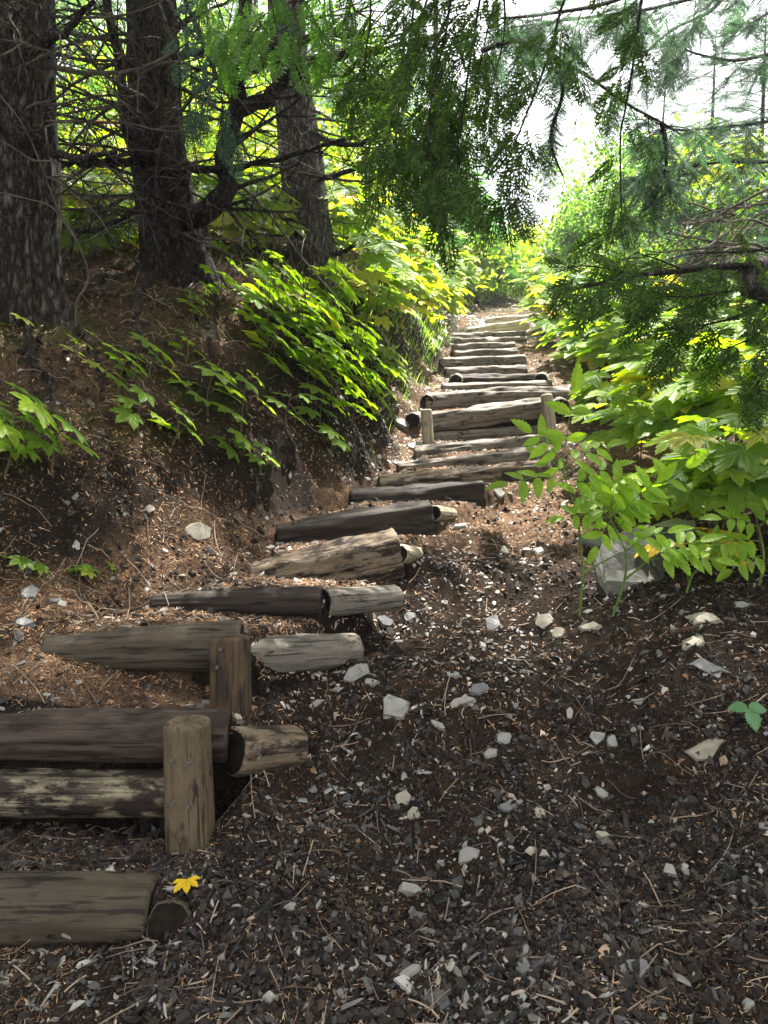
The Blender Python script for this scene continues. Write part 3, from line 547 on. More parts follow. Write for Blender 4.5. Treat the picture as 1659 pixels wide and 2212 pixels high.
ROCKS = [
 (852, 1530, 74, .95, .35, .3, 'rock', 'broad pale grey rock right of the two near posts, largest on the open dark slope', (0, -.25)),
 (425, 1163, 62, .9, .3, .6, 'rock_tan', 'tan square rock alone on the litter left of the black timber', (0, -.2)),
 (872, 1732, 46, .9, .5, .2, 'rock_tan', 'tan upright rock on the slope, upper one of a touching pair', (0, -.3)),
 (893, 1766, 38, .9, .4, .9, 'rock_tan', 'tan rock, lower one of a touching pair on the slope', (0, -.2)),
 (1012, 1856, 62, .7, .3, .1, 'rock', 'pale smooth wedge rock low in the middle of the slope', (0, 0)),
 (885, 1930, 70, .5, .35, -.3, 'rock', 'long pale slab rock low on the slope, right of the yellow leaf', (.0, -.1)),
 (1088, 1600, 46, .75, .35, 0, 'rock', 'light domed rock in the centre of the slope', (0, 0)),
 (1058, 1632, 34, .8, .3, .4, 'rock', 'small pale rock just below the light domed rock', (0, 0)),
 (1516, 1622, 96, .55, .16, .15, 'rock_tan', 'large flat tan slab at the right with a broken chip on it', (0, -.1)),
 (1520, 1340, 70, .6, .28, -.4, 'rock_tan', 'rounded tan rock below the raspberry like leaves at the right', (0, -.1)),
 (1495, 1392, 58, .8, .25, .2, 'rock_tan', 'tan rock lying above the long dark slab at the right edge', (0, -.1)),
 (1530, 1448, 84, .45, .18, -.8, 'rock_dark', 'long dark slab pointing down the slope at the right edge', (0, -.1)),
 (768, 1462, 72, .55, .35, .5, 'rock', 'pale jagged rock on edge right of the silvery log', (.0, -.3)),
 (800, 1476, 40, .6, .35, .1, 'rock', 'small pale rock touching the pale jagged rock', (0, 0)),
 (1068, 1358, 66, .8, .25, 1.2, 'rock_dark', 'dark triangular flake below the bare slope by the steps', (0, -.4)),
 (1170, 1345, 52, .8, .4, .2, 'rock_tan', 'blocky tan rock left of the elder stem', (0, -.2)),
 (1208, 1372, 40, .8, .4, .7, 'rock_tan', 'rough tan rock with a leaf scrap below the blocky tan rock', (0, -.2)),
 (1275, 1357, 50, .5, .25, -.2, 'rock_tan', 'flat tan rock at the foot of the elder stems', (0, -.1)),
 (833, 1345, 44, .6, .4, .1, 'rock_dark', 'dark cracked rock right of the silver log, lower of two', (0, 0)),
 (886, 1335, 44, .6, .4, .6, 'rock_dark', 'dark layered rock right of the silver log, upper of two', (0, 0)),
 (945, 1570, 48, .45, .35, -.3, 'rock', 'pale narrow rock right of and below the largest grey rock', (0, 0)),
 (1010, 1520, 52, .6, .3, .4, 'rock', 'pale flat rock in the small slate heap', (0, 0)),
 (1040, 1495, 50, .7, .4, .1, 'rock_dark', 'dark blocky rock of the small slate heap', (0, 0)),
 (975, 1460, 42, .5, .3, .3, 'rock', 'white narrow rock above the small slate heap', (0, 0)),
 (1380, 1520, 44, .5, .3, -.3, 'rock', 'pale double rock on the dark slope right of the centre', (0, 0)),
 (1290, 1600, 44, .8, .4, .5, 'rock', 'bluish grey rock with a smaller one leaning on it, left one', (0, -.1)),
 (1322, 1605, 34, .8, .4, 1.2, 'rock', 'bluish grey rock with a smaller one leaning on it, right one', (0, -.3)),
 (1448, 1893, 36, .9, .6, .5, 'rock', 'pale round lump of rock low at the right', (0, 0)),
 (1165, 1760, 40, .7, .35, -.6, 'rock_tan', 'tan angled rock below the centre of the slope', (0, 0)),
 (1100, 1740, 60, .5, .25, .2, 'rock_dark', 'dark flat rock left of the tan angled rock', (0, 0)),
 (1300, 1720, 34, .6, .3, -.9, 'rock', 'narrow grey rock standing in dark soil right of centre', (0, -.4)),
 (1300, 1810, 36, .6, .4, .1, 'rock_tan', 'reddish brown pebble beside a pale stone low at the right', (0, 0)),
 (880, 2110, 70, .45, .3, .5, 'rock', 'long grey flake near the bottom edge, middle', (0, 0)),
 (82, 2066, 50, .7, .4, .4, 'rock', 'grey angular rock below the lowest step log at the left', (0, 0)),
 (1130, 2090, 50, .7, .3, 1.2, 'rock_dark', 'dark flake near the bottom edge right of the middle', (0, 0)),
 (1375, 2110, 90, .8, .15, .9, 'rock_dark', 'big dark flat flake at the bottom right', (0, -.2)),
 (1150, 1900, 44, .4, .3, -.9, 'rock', 'grey sliver pointing down the slope, low centre', (0, 0)),
 (1600, 1310, 40, .6, .3, .1, 'rock', 'grey stone at the right edge under the fern like leaves', (0, 0)),
 (55, 1350, 62, .45, .3, 0, 'rock_dark', 'dark flat rock at the tip of the pointed step log', (0, 0)),
 (62, 1290, 54, .7, .4, .3, 'rock_dark', 'dark cracked rock at the left foot of the bank', (0, 0)),
 (120, 1302, 38, .5, .3, .1, 'rock_dark', 'smaller dark rock right of the dark cracked rock', (0, 0)),
 (135, 1312, 24, .9, .6, .5, 'rock', 'white pebble just above the pointed step log', (0, 0)),
 (1077, 1069, 38, .6, .35, .1, 'rock', 'pale flat rock right of the thin dark timber', (0, 0)),
 (995, 1140, 40, .5, .3, .3, 'rock', 'pale flat rock below the small tan log stub', (0, 0)),
 (1160, 1192, 30, .9, .3, .3, 'rock', 'white heart shaped stone on the bare trail slope', (0, 0)),
 (604, 1180, 26, .7, .6, .3, 'rock', 'rounded pale stone left of the split timber, right one', (0, 0)),
 (585, 1188, 24, .8, .7, .9, 'rock', 'rounded pale stone left of the split timber, left one', (0, 0)),
 (896, 970, 36, .8, .4, .1, 'rock', 'pale rock on the worn timber below the left pale post', (0, 0)),
 (870, 925, 40, .5, .5, .2, 'rock', 'pale rock lying left of the left pale post', (0, 0)),
 (512, 1553, 28, .7, .6, .2, 'rock_tan', 'small tan rock on top of the logs behind the tallest post', (0, 0)),
 (322, 1110, 22, .9, .6, .2, 'rock_tan', 'small tan stone set in the foot of the bank', (0, 0)),
 (648, 1800, 26, .6, .3, .9, 'rock', 'pale oval flake right of the tallest post', (0, 0)),
 (935, 750, 44, .4, .3, -.6, 'rock', 'pale slab rock beside the upper steps at the left', (0, 0)),
 (945, 735, 26, .7, .6, .1, 'rock', 'round pale stone at the left of the upper steps', (0, 0)),
]
for i, (px, py, wp, asp, th, rot, mt, lab, tl) in enumerate(ROCKS):
    rock(px, py, wp, asp, th, rot, mt, lab, 100 + i, tl)
# the big slab among the elder stems
def slab(outline, dtop, dbot, y0, y1, thick, mat, lab, seed):
    r = random.Random(seed); P = np.array([at(px, py, dbot + (dtop - dbot) * (y1 - py) / (y1 - y0)) for px, py in outline]); c = P.mean(0)
    u, sv, vt = np.linalg.svd(P - c); nn = vt[2]; nn = nn if nn[2] > 0 else -nn; bm = bmesh.new(); prev = None; m = len(P)
    for q in range(5):
        f = 1 - .035 * (4 - q) + (.02 if q % 2 else 0); ring = [bm.verts.new(c + (p - c) * (f + r.uniform(-.02, .02)) - nn * thick * (4 - q) / 4 + nn * r.uniform(-.005, .005)) for p in P]
        if prev: [bm.faces.new((prev[k], prev[(k + 1) % m], ring[(k + 1) % m], ring[k])) for k in range(m)]
        else: bm.faces.new(ring[::-1])
        prev = ring
    bm.faces.new(prev); bmesh.ops.triangulate(bm, faces=bm.faces[:]); bmesh.ops.subdivide_edges(bm, edges=bm.edges[:], cuts=3, use_grid_fill=True)
    for v in bm.verts:
        x_, y_, z_ = (np.array(w_) for w_ in v.co); k = float(noise3(x_ * 9, y_ * 9, z_ * 14, seed)) * .035 + round(float(noise3(x_ * 5, y_ * 5, z_ * 9, seed + 1)) * 7) * .011; v.co += Vector(nn * k)
    bmesh.ops.recalc_face_normals(bm, faces=bm.faces[:]); me = bpy.data.meshes.new('slate_boulder'); bm.to_mesh(me); bm.free(); me.materials.append(M[mat]); me.transform(Matrix.Translation(-Vector(c)))
    o = bpy.data.objects.new('slate_boulder', me); C.objects.link(o); o.location = Vector(c); return tag(o, lab, 'rock', 'boulders under the elder leaves')
slab([(1285, 1215), (1300, 1172), (1345, 1150), (1400, 1133), (1478, 1140), (1490, 1160), (1462, 1200), (1436, 1222), (1446, 1262), (1418, 1290), (1410, 1322), (1372, 1338), (1330, 1334), (1306, 1345), (1290, 1318), (1312, 1282), (1290, 1255)], 4.12, 3.66, 1133, 1340, .13, 'rock_slab', 'very large layered slate boulder under the elder leaves at the right', 9)
rock(1290, 1180, 120, .5, .3, -.1, 'rock_dark', 'dark layered slab behind the very large boulder, half under leaves', 301, (0, -.2), name='slate_boulder', grp='boulders under the elder leaves')
rock(1430, 1165, 150, .6, .35, .15, 'rock', 'pale flat boulder top just behind the very large boulder', 302, (0, -.15), name='slate_boulder', grp='boulders under the elder leaves')
# ------------------------------------------------------------------ loose ground cover
def fan_points(n, y0, y1, p=1.3, wide=.66):
    u = R.random(n); a = 1 - p; y = (y0 ** a + u * (y1 ** a - y0 ** a)) ** (1 / a) if abs(a) > 1e-6 else y0 * (y1 / y0) ** u
    x = (R.random(n) * 2 - 1) * (wide * y + .5); return x, y
def chip_template(k, seed):
    r = np.random.default_rng(seed); a = (np.arange(k) + r.uniform(-.35, .35, k)) * 2 * np.pi / k
    b = np.stack([np.cos(a) * r.uniform(.6, 1.3, k), np.sin(a) * r.uniform(.6, 1.2, k)], 1)
    V = np.concatenate([np.c_[b, np.full(k, -.5)], np.c_[b * r.uniform(.7, .95), np.full(k, .5) + r.uniform(-.25, .25, k)], [[0, 0, .55]]]); j = np.arange(k)
    return V, [np.stack([j, (j + 1) % k, k + (j + 1) % k, k + j], 1), np.stack([k + j, k + (j + 1) % k, np.full(k, 2 * k)], 1)]
def scatter_chips(name, x, y, size, mat, flat=.3, tilt=.35):
    z = H(x, y); Nn = normal_at(x, y, .04); n = len(x); acc = Acc(); idx = R.integers(0, 5, n)
    Nn = unit(Nn + R.normal(0, tilt, (n, 3))); D = unit(R.normal(0, 1, (n, 3))); Fm = frames(D, Nn)
    # make Z exactly Nn
    Fm = np.stack([unit(np.cross(np.cross(Nn, D), Nn)), unit(np.cross(Nn, D)), Nn], -1)
    for t in range(5):
        m = idx == t; T = chip_template(4 + t % 3, t + 5)
        s = np.stack([size[m], size[m] * R.uniform(.28, .85, m.sum()), size[m] * flat * R.uniform(.5, 1.4, m.sum())], 1)
        inst(acc, T, np.stack([x, y, z + size * .08], -1)[m], Fm[m], s)
    return acc.obj(name, mat)
x, y = fan_points(120000, 1.2, 12, 1.9, .95)
pz, pw = path_info(x, y); keep = (R.random(len(x)) < np.where((x < .45 * y - 1.6) & (y > 2.4) , .35, 1.) * np.where(noise2(x * 2.3, y * 2.3, 77) > -.12, 1, .45)) & (base_h(x, y) < .55 + .27 * y); x, y = x[keep], y[keep]
sz = np.exp(R.normal(-4.98, .62, len(x))) * (.85 + .07 * y); sz = np.clip(sz, .0025, .032)
tag(scatter_chips('gravel', x, y, sz, M['chip'], .3, .55), kind='stuff')
x, y = fan_points(56000, 1.2, 12, 1.8, .95); b = base_h(x, y); keep = (noise2(x * 2.6, y * 2.6, 55) > -.08) | ((b > .5 + .26 * y) & (x < .3 * y)); x, y = x[keep], y[keep]
tag(scatter_chips('soil_clods', x, y, np.clip(np.exp(R.normal(-4.6, .45, len(x))), .004, .03) * (.8 + .08 * y), M['clod'], .9, .8), kind='stuff')
x, y = fan_points(5200, 1.3, 7, 1.4, .95); k_ = noise2(x * 2.1, y * 2.1, 91) > -.12; x, y = x[k_], y[k_]; tag(scatter_chips('slate_flakes', x, y, np.clip(np.exp(R.normal(-4.0, .38, len(x))), .008, .042), M['chip_mid'], .18, .45), kind='stuff')
x, y = fan_points(9000, 3.0, 16, 1.2, .45); xc = -.75 + .25 * y
pz, pw = path_info(x, y); keep = ((pw > .3) | (np.abs(x - xc) < .35 + .07 * y)) & (noise2(x * 2, y * 2, 31) > -.1 - .03 * y); x, y = x[keep], y[keep]
for i in range(7, 22):
    TL = SX[i][0]; n_ = 420; x2 = TL[0] + .1 - np.abs(R.normal(0, .38, n_)); y2 = TL[1] + R.uniform(-.5, .5, n_); x = np.concatenate([x, x2]); y = np.concatenate([y, y2])
    TR = SX[i][1]; x2 = TR[0] - .1 + np.abs(R.normal(0, .3, 160)); y2 = TR[1] + R.uniform(-.5, .5, 160); x = np.concatenate([x, x2]); y = np.concatenate([y, y2])
x2 = R.uniform(1.3, 4.2, 2500); y2 = R.uniform(14, 21, 2500); x = np.concatenate([x, x2]); y = np.concatenate([y, y2])
tag(scatter_chips('pale_gravel', x, y, np.clip(np.exp(R.normal(-4.5, .5, len(x))), .005, .05) * np.where(y > 13, 2., 1.), M['chip_pale'], .25, .25), kind='stuff')
# needles
def scatter_needles(name, n, y0, y1, p, L, W, zf, mat, wide=.66, seedz=5):
    x, y = fan_points(n, y0, y1, p, wide); b = base_h(x, y); bank = sstep(.05, .5, b - (.15 + .245 * y)) * (x < 1.6)
    k = R.random(n) < litter_zone(x, y, bank) * zf * np.clip(.6 + 2.4 * fbm(x * 3, y * 3, seedz), .1, 1); x, y = x[k], y[k]; n = len(x)
    P = np.stack([x, y, H(x, y) + .004 + .004 * R.random(n)], -1); Nn = unit(normal_at(x, y, .03) + R.normal(0, .25, (n, 3))); Fm = frames(unit(np.cross(Nn, R.normal(0, 1, (n, 3)))), Nn)
    T = (np.array([[-.5, -.2, 0], [-.3, .5, 0], [.5, .3, .1], [.35, -.5, .1]]), [np.array([[0, 3, 2, 1]])]); a = Acc()
    inst(a, T, P, Fm, np.stack([R.uniform(.5, 1.3, n) * L, R.uniform(.6, 1.4, n) * W, np.full(n, .01)], 1)); return tag(a.obj(name, mat), kind='stuff')
scatter_needles('needle_litter', 330000, 1.2, 8, 1.7, .018, .0016, 1.0, M['needle'], .95)
scatter_needles('needle_litter', 110000, 2.9, 14, 1.2, .028, .0035, 1.0, M['needle'], seedz=6)
scatter_needles('leaf_litter', 9000, 2.4, 12, 1.3, .022, .016, .9, M['litter'], seedz=15)
a = Acc(); x, y = fan_points(1500, 1.4, 9, 1.5)
for i in range(len(x)):
    an = rnd.uniform(0, 6.28); L = rnd.choice([.04, .06, .1, .2]) * rnd.uniform(.6, 1.5); t = np.linspace(-.5, .5, 5); cv = rnd.uniform(-.25, .25)
    px_ = x[i] + L * (t * math.cos(an) - cv * t * t * math.sin(an)); py_ = y[i] + L * (t * math.sin(an) + cv * t * t * math.cos(an)); pz_ = H(px_, py_, False) + rnd.uniform(.003, .012) + t * rnd.uniform(-.1, .1) * L
    if np.ptp(pz_) > .6 * L + .01: continue
    tube(a, np.stack([px_, py_, pz_], 1), rnd.uniform(.0008, .0022) * (1 + .12 * y[i]), 3, False)
for i in range(480):
    x0 = rnd.uniform(-3.2, .2); y0 = rnd.uniform(2.9, 7.5)
    if x0 > -1.0 + .3 * (y0 - 3.2): continue
    an = rnd.uniform(0, 6.28); L = rnd.uniform(.06, .45); t = np.linspace(-.5, .5, 7); cv = rnd.uniform(-.5, .5)
    px_ = x0 + L * (t * math.cos(an) - cv * t * t * math.sin(an)); py_ = y0 + L * (t * math.sin(an) + cv * t * t * math.cos(an)); pz_ = H(px_, py_, False) + .012 + np.array([rnd.uniform(-.01, .02) for _ in t])
    if np.ptp(pz_) > .75 * L + .02: continue
    tube(a, np.stack([px_, py_, pz_], 1), rnd.uniform(.001, .0032), 4, False)
tag(a.obj('fallen_twigs', M['twig']), kind='stuff')
# ------------------------------------------------------------------ leaf templates
def palmate(lobes=7, seed=0, teeth=2):
    r = random.Random(seed); A = [(0, 1.), (46, .93), (92, .74), (138, .5)][:(lobes + 1) // 2]
    full = sorted([(-a, l) for a, l in A if a] + A); pts = []
    for i, (a, l) in enumerate(full):
        l *= r.uniform(.92, 1.06); w_ = 21
        if i == 0: pts.append((a - 26, .16))
        pts += [(a - w_ * .85, l * .70), (a - w_ * .66, l * .80), (a - w_ * .50, l * .76), (a - w_ * .34, l * .90), (a - 4, l * .9), (a, l), (a + 4, l * .9), (a + w_ * .34, l * .90), (a + w_ * .50, l * .76), (a + w_ * .66, l * .80), (a + w_ * .85, l * .70)]
        if i + 1 < len(full): pts.append(((a + full[i + 1][0]) / 2, .56 * (l + full[i + 1][1]) / 2))
        else: pts.append((a + 26, .16))
    P = []
    for a, q in pts:
        near = min(abs(a - b[0]) for b in full); z = .10 * min(near / 23., 1) * q - .16 * q * q
        P.append((q * math.cos(rad(a)), q * math.sin(rad(a)), z))
    V = np.array([(0, 0, 0)] + P); n = len(P)
    mid = V[1:] * .55; mid[:, 2] = V[1:, 2] * .35 + np.array([.03 * r.uniform(-1, 1) for _ in range(n)])
    V = np.concatenate([V, mid]); j = np.arange(1, n)
    return V, [np.stack([np.zeros(n - 1, int), j + n, j + n + 1], 1), np.stack([j + n, j, j + 1, j + n + 1], 1)]
PALM = [palmate(7, 1), palmate(5, 2), palmate(7, 3), palmate(5, 4)]
def leaflet(nt=7, wd=.2, fold=.05, seed=0):
    V = []; t = np.linspace(0, 1, nt * 2 + 1); half = []
    for i, q in enumerate(t):
        ww = wd * (math.sin(math.pi * min(1, q ** .8)) ** .85) * (1.12 if i % 2 == 0 else .88) + (.004 if 0 < q < 1 else 0); half.append(ww)
    z = -.18 * t ** 2; V = [(q + (.03 if i % 2 == 0 else 0), 0 * q, zz) for i, (q, zz) in enumerate(zip(t, z))]; n = len(t)
    V += [(q + (.035 if i % 2 == 0 else 0), h, zz + fold * h / wd) for i, (q, h, zz) in enumerate(zip(t, half, z))]
    V += [(q + (.035 if i % 2 == 0 else 0), -h, zz + fold * h / wd) for i, (q, h, zz) in enumerate(zip(t, half, z))]
    j = np.arange(n - 1)
    return np.array(V), [np.stack([j, j + 1, n + j + 1, n + j], 1), np.stack([j + 1, j, 2 * n + j, 2 * n + j + 1], 1)]
LEAFLET = leaflet()
SMALL = (np.array([[0, 0, 0], [.35, .24, .05], [.7, .17, .02], [1, 0, -.12], [.7, -.17, .02], [.35, -.24, .05], [.45, 0, 0]]), [np.array([[0, 6, 1], [0, 5, 6], [1, 6, 2], [2, 6, 3], [3, 6, 4], [4, 6, 5]])])
def blade(acc_list, p0, p1, w):
    acc_list.append((p0, p1, w))
def blades_to_T(bl):
    V = []; Fq = []
    for p0, p1, w_ in bl:
        p0 = np.array(p0, float); p1 = np.array(p1, float); d = p1 - p0; s = np.array([-d[1], d[0], 0]); s /= max(np.linalg.norm(s), 1e-9); k = len(V); m = p0 * .6 + p1 * .4
        V += [p0 - s * w_ * .25, m - s * w_ * .5 + [0, 0, .3 * w_], p1, m + s * w_ * .5 + [0, 0, -.3 * w_]]; Fq.append((k, k + 1, k + 2, k + 3))
    return np.array(V), [np.array(Fq)]
def cedar_spray(seed, n1=14, n2=2):
    r = random.Random(seed); bl = [((0, 0, 0), (.5, 0, 0), .02), ((.5, 0, 0), (1.05, 0, -.04), .03)]
    for i in range(n1):
        x_ = .06 + .88 * (i / n1); side_ = 1 if i % 2 else -1; L = (.42 * (1 - x_) ** .7 + .07) * r.uniform(.75, 1.1) * (1 if x_ > .15 else .75)
        an = rad(r.uniform(36, 48)) * side_; dx, dy = math.cos(an) * L, math.sin(an) * L; dz = r.uniform(-.10, -.02) * L
        bl.append(((x_, 0, 0), (x_ + dx, dy, dz), .042)); m = max(1, int(round(n2 * L / .25)))
        for j in range(m):
            for s in (1, -1):
                f = (j + .6 + .25 * s) / (m + .5); l2 = (.15 * (1 - f) + .06) * r.uniform(.8, 1.15) * min(1, L / .25)
                a2 = an + s * rad(r.uniform(28, 38)); bl.append(((x_ + dx * f, dy * f, dz * f), (x_ + dx * f + math.cos(a2) * l2, dy * f + math.sin(a2) * l2, dz * f), .038))
    return blades_to_T(bl)
CEDAR = [cedar_spray(s) for s in range(4)]
def hem_spray(seed, n1=11, nn=7):
    r = random.Random(seed + 50); bl = [((0, 0, 0), (1, 0, -.04), .016)]
    for i in range(n1):
        for s in (1, -1):
            x_ = .05 + .9 * (i + .3 * s + .3) / n1; L = (.40 * (1 - x_) ** .7 + .05) * r.uniform(.65, 1.15); an = s * rad(r.uniform(45, 62)); dx, dy = math.cos(an) * L, math.sin(an) * L; dz = r.uniform(-.12, .05) * L
            bl.append(((x_, 0, 0), (x_ + dx, dy, dz), .02))
            for j in range(max(2, int(nn * L / .25))):
                f = (j + .5) / max(2, int(nn * L / .25)); 
                for q in (1, -1):
                    a2 = an + q * rad(60); l2 = .05 * r.uniform(.7, 1.2); bl.append(((x_ + dx * f, dy * f, dz * f), (x_ + dx * f + math.cos(a2) * l2, dy * f + math.sin(a2) * l2, dz * f), .017))
    return blades_to_T(bl)
HEM = [hem_spray(s) for s in range(3)]
HEML = [hem_spray(s, 8, 3) for s in range(3)]
def addT(acc, Ts, P, D, Nn, s, rr=None):
    P = np.asarray(P); D = np.asarray(D); Nn = np.asarray(Nn); s = np.asarray(s, float); idx = R.integers(0, len(Ts), len(P)); Fm = frames(D, Nn)
    for t in range(len(Ts)):
        m = idx == t
        if m.any(): inst(acc, Ts[t], P[m], Fm[m], s[m])
# ------------------------------------------------------------------ broad leaved plants
def club(base, h, n, size, lab, mat='club', bias=(0, 0, 1), spread=.35, lean=(0, 0), seed=0, cat='plant', grp=None, stems=1, name='broad_leaf_plant', lo=.35, stem='stem_brown'):
    r = random.Random(seed); base = ground(base); t = thing(name, lab, cat, base, grp); a = Acc(); L = Acc(); P, D, Nn, S_ = [], [], [], []
    for q in range(stems):
        b = base + [r.uniform(-.1, .1) * (stems > 1) * spread * 4, r.uniform(-.1, .1) * (stems > 1) * spread * 4, -.03]; hh = h * r.uniform(.75, 1.1)
        top = b + [lean[0] + r.uniform(-.12, .12) * hh, lean[1] + r.uniform(-.12, .12) * hh, hh]; mid = (b + top) / 2 + [r.uniform(-.04, .04), r.uniform(-.04, .04), 0]
        C_ = spline([b, mid, top], 10); tube(a, C_, np.linspace(.007, .0035, 10), 5, False); ph = r.uniform(0, 6.28)
        for i in range(n):
            f = lo + (1 - lo) * (i + .6) / n; c = C_[min(9, int(f * 9.99))]; an = ph + i * 2.4 + r.uniform(-.4, .4); el = r.uniform(.1, .55) if f < .95 else r.uniform(.4, .9)
            out = np.array([math.cos(an), math.sin(an), 0]); pl = spread * r.uniform(.55, 1.) * (1.15 - .4 * f)
            pe = c + out * pl * math.cos(el) + [0, 0, pl * math.sin(el)]; tube(a, spline([c, (c + pe) / 2 + [0, 0, .03 * pl], pe], 4), .0022, 4, False)
            dd = out + np.array([0, 0, r.uniform(-.45, .05)]); q_ = .42 if bias[0] > .3 else 1; nn = np.array(bias, float) + np.array([r.uniform(-.3, .3), r.uniform(-.3, .3), r.uniform(-.1, .1)]) * q_ + .25 * q_ * out
            P.append(pe); D.append(unit(dd - np.array(nn) * np.dot(dd, nn) / np.dot(nn, nn) * .8)); Nn.append(nn); S_.append(size * r.uniform(.6, 1.1))
    a.obj('stem', M[stem], t); addT(L, PALM, P, D, Nn, S_); L.obj('leaves', M[mat], t)
    return t
LB = (.52, .06, .70)                     # leaves on the left bank all tip down the slope towards the light
# left bank, one entry per plant: photo x, y of its foot, height, leaves, leaf size, stems, label
for i, (px, py, h, n, sz, st, lab) in enumerate([
 (20, 1030, .38, 6, .17, 2, 'leafy plant with maple like leaves at the left edge on the crumbling bank'),
 (110, 1030, .30, 5, .16, 1, 'leafy plant right of the one at the left edge, over the dark hollow'),
 (255, 860, .28, 6, .15, 1, 'low leafy plant with slanting leaves in the middle of the needle covered bank'),
 (330, 830, .26, 6, .15, 1, 'row of slanting leaves above the middle of the bank'),
 (300, 940, .24, 4, .17, 1, 'three slanting leaves low on the needle covered bank'),
 (370, 965, .24, 4, .16, 1, 'slanting leaves near the brow of the mossy undercut'),
 (450, 900, .34, 5, .19, 1, 'big bright leaves hanging over the middle of the bank'),
 (520, 940, .34, 5, .18, 1, 'bright leaf chain above the mossy undercut'),
 (500, 1000, .18, 5, .15, 1, 'leaves spread over the mossy undercut face'),
 (560, 1010, .16, 4, .15, 1, 'leaves at the right end of the mossy undercut'),
 (620, 930, .26, 5, .15, 1, 'thin dark green leaves on the bank below the dense leaf cluster'),
 (715, 990, .26, 5, .16, 1, 'lowest drooping leaves above the pebble tread'),
 (690, 915, .28, 7, .16, 1, 'drooping leaves on the steep bank face above the lowest drooping leaves'),
 (760, 930, .26, 7, .16, 1, 'drooping leaves over the cut bank beside the rough timbers'),
 (810, 900, .22, 6, .14, 1, 'small leaves at the bank foot left of the left pale post'),
 (600, 830, .40, 8, .18, 2, 'leafy plant at the left of the dense cluster on the bank'),
 (660, 850, .42, 8, .19, 2, 'leafy plant in the lower middle of the dense cluster on the bank'),
 (720, 880, .42, 8, .19, 2, 'leafy plant with drooping leaves low in the dense cluster'),
 (790, 880, .42, 9, .20, 2, 'leafy plant whose leaves overhang the gravel beside the stair'),
 (830, 840, .38, 9, .19, 2, 'leafy plant at the right tip of the dense cluster over the gravel'),
 (560, 740, .48, 9, .18, 2, 'tall bright leaves below the middle tree on the bank'),
 (640, 760, .45, 9, .18, 2, 'bright leaves in the upper middle of the bank'),
 (700, 780, .45, 9, .19, 2, 'broad leaves on the upper part of the dense cluster'),
 (760, 800, .45, 9, .19, 2, 'broad leaves on the right of the upper dense cluster'),
 (600, 680, .50, 8, .18, 2, 'tall lit leaves below and left of the grey trunk'),
 (700, 700, .50, 9, .20, 2, 'lit leaves straight below the grey trunk'),
 (480, 660, .30, 7, .10, 2, 'small lit leaves between the two right trunks at the bank top'),
 (420, 690, .22, 6, .09, 2, 'small low leaves right below the forked trunk'),
 (400, 780, .20, 6, .08, 1, 'small pale leaved sprig on the needle covered bank'),
 (170, 780, .14, 6, .07, 1, 'small whorled sprig left on the needle covered bank'),
 (285, 820, .14, 6, .07, 1, 'small whorled sprig right on the needle covered bank'),
 (45, 1240, .08, 3, .10, 1, 'single round leaved seedling at the left foot of the bank'),
 (170, 1245, .07, 3, .09, 1, 'round leaved seedling near the tip of the dark step log'),
 (220, 1250, .09, 4, .07, 1, 'small seedling right of the round leaved seedling'),
 (35, 725, .1, 3, .12, 1, 'pair of dim leaves at the left edge below the thick trunk'),
]):
    p = hit(px, py)
    club(p, h, n, sz, lab, 'club', (LB[0] + rnd.uniform(-.12, .12), LB[1] + rnd.uniform(-.16, .10), LB[2]), .09 if h < .25 else .15, (.16 * h, -.1 * h), 500 + i, grp='leafy plants on the left bank', stems=st, lo=.3, name='broad_leaf_plant', stem='stem_brown')
# yellow-green thicket at the top of the left bank and beyond the trunks
thick = [(820, 700, 9.0), (860, 690, 9.8), (760, 660, 9.6), (900, 690, 11.0), (930, 680, 12.2), (840, 640, 11.5), (890, 640, 12.8), (950, 660, 13.5), (780, 610, 11.5), (730, 640, 8.9), (810, 740, 8.3), (960, 640, 15.),
         (560, 560, 9.5), (500, 540, 10.5), (450, 560, 9.), (590, 520, 11.5), (540, 500, 12.5), (760, 560, 12.5), (840, 580, 13.5), (240, 540, 9.), (180, 530, 9.6), (140, 560, 8.2), (280, 520, 10.4), (220, 500, 11.2), (160, 480, 12.), (290, 490, 12.), (600, 480, 13.), (500, 480, 13.5), (760, 520, 14.), (900, 600, 15), (650, 540, 12.), (180, 560, 7.6), (250, 570, 7.9), (500, 590, 8.), (560, 600, 8.4), (130, 590, 7.), (230, 600, 7.2), (300, 560, 8.6), (590, 600, 9.2), (470, 570, 8.8), (110, 540, 8.4), (270, 530, 9.6)]
ORD = 'leftmost,second,third,fourth,fifth,sixth,seventh,eighth,ninth,tenth,eleventh,twelfth,thirteenth,fourteenth,fifteenth,sixteenth,seventeenth,eighteenth,nineteenth,twentieth,twenty first,twenty second,twenty third,twenty fourth,twenty fifth,twenty sixth,twenty seventh,twenty eighth'.split(',')
def order(v, vs): k = sorted(vs).index(v); return ORD[k] + (' from the left' if k else '')
where = ['left of the upper steps', 'on the upper left bank', 'behind the trees on the slope', 'in the sun beyond the trunks']
for i, (px, py, d) in enumerate(thick):
    p = at(px, py, d)
    club(p, rnd.uniform(.8, 1.25) * (.6 if d < 8.9 and px < 650 else 1), 9, rnd.uniform(.24, .32), ('yellowing' if i % 3 else 'bright green') + ' leafy plant ' + ('atop the left bank, ' if px > 700 else 'behind the trunks, ') + order((px, py), [(q_[0], q_[1]) for q_ in thick if (q_[0] > 700) == (px > 700)]), 'club_sun' if i % 3 else 'club', (.15, -.30, .8), .34, (.15, -.2), 700 + i,
         grp='sunlit thicket at the top of the left bank' if px > 700 else 'sunlit thicket behind the trunks', stems=3, name='thicket_plant')
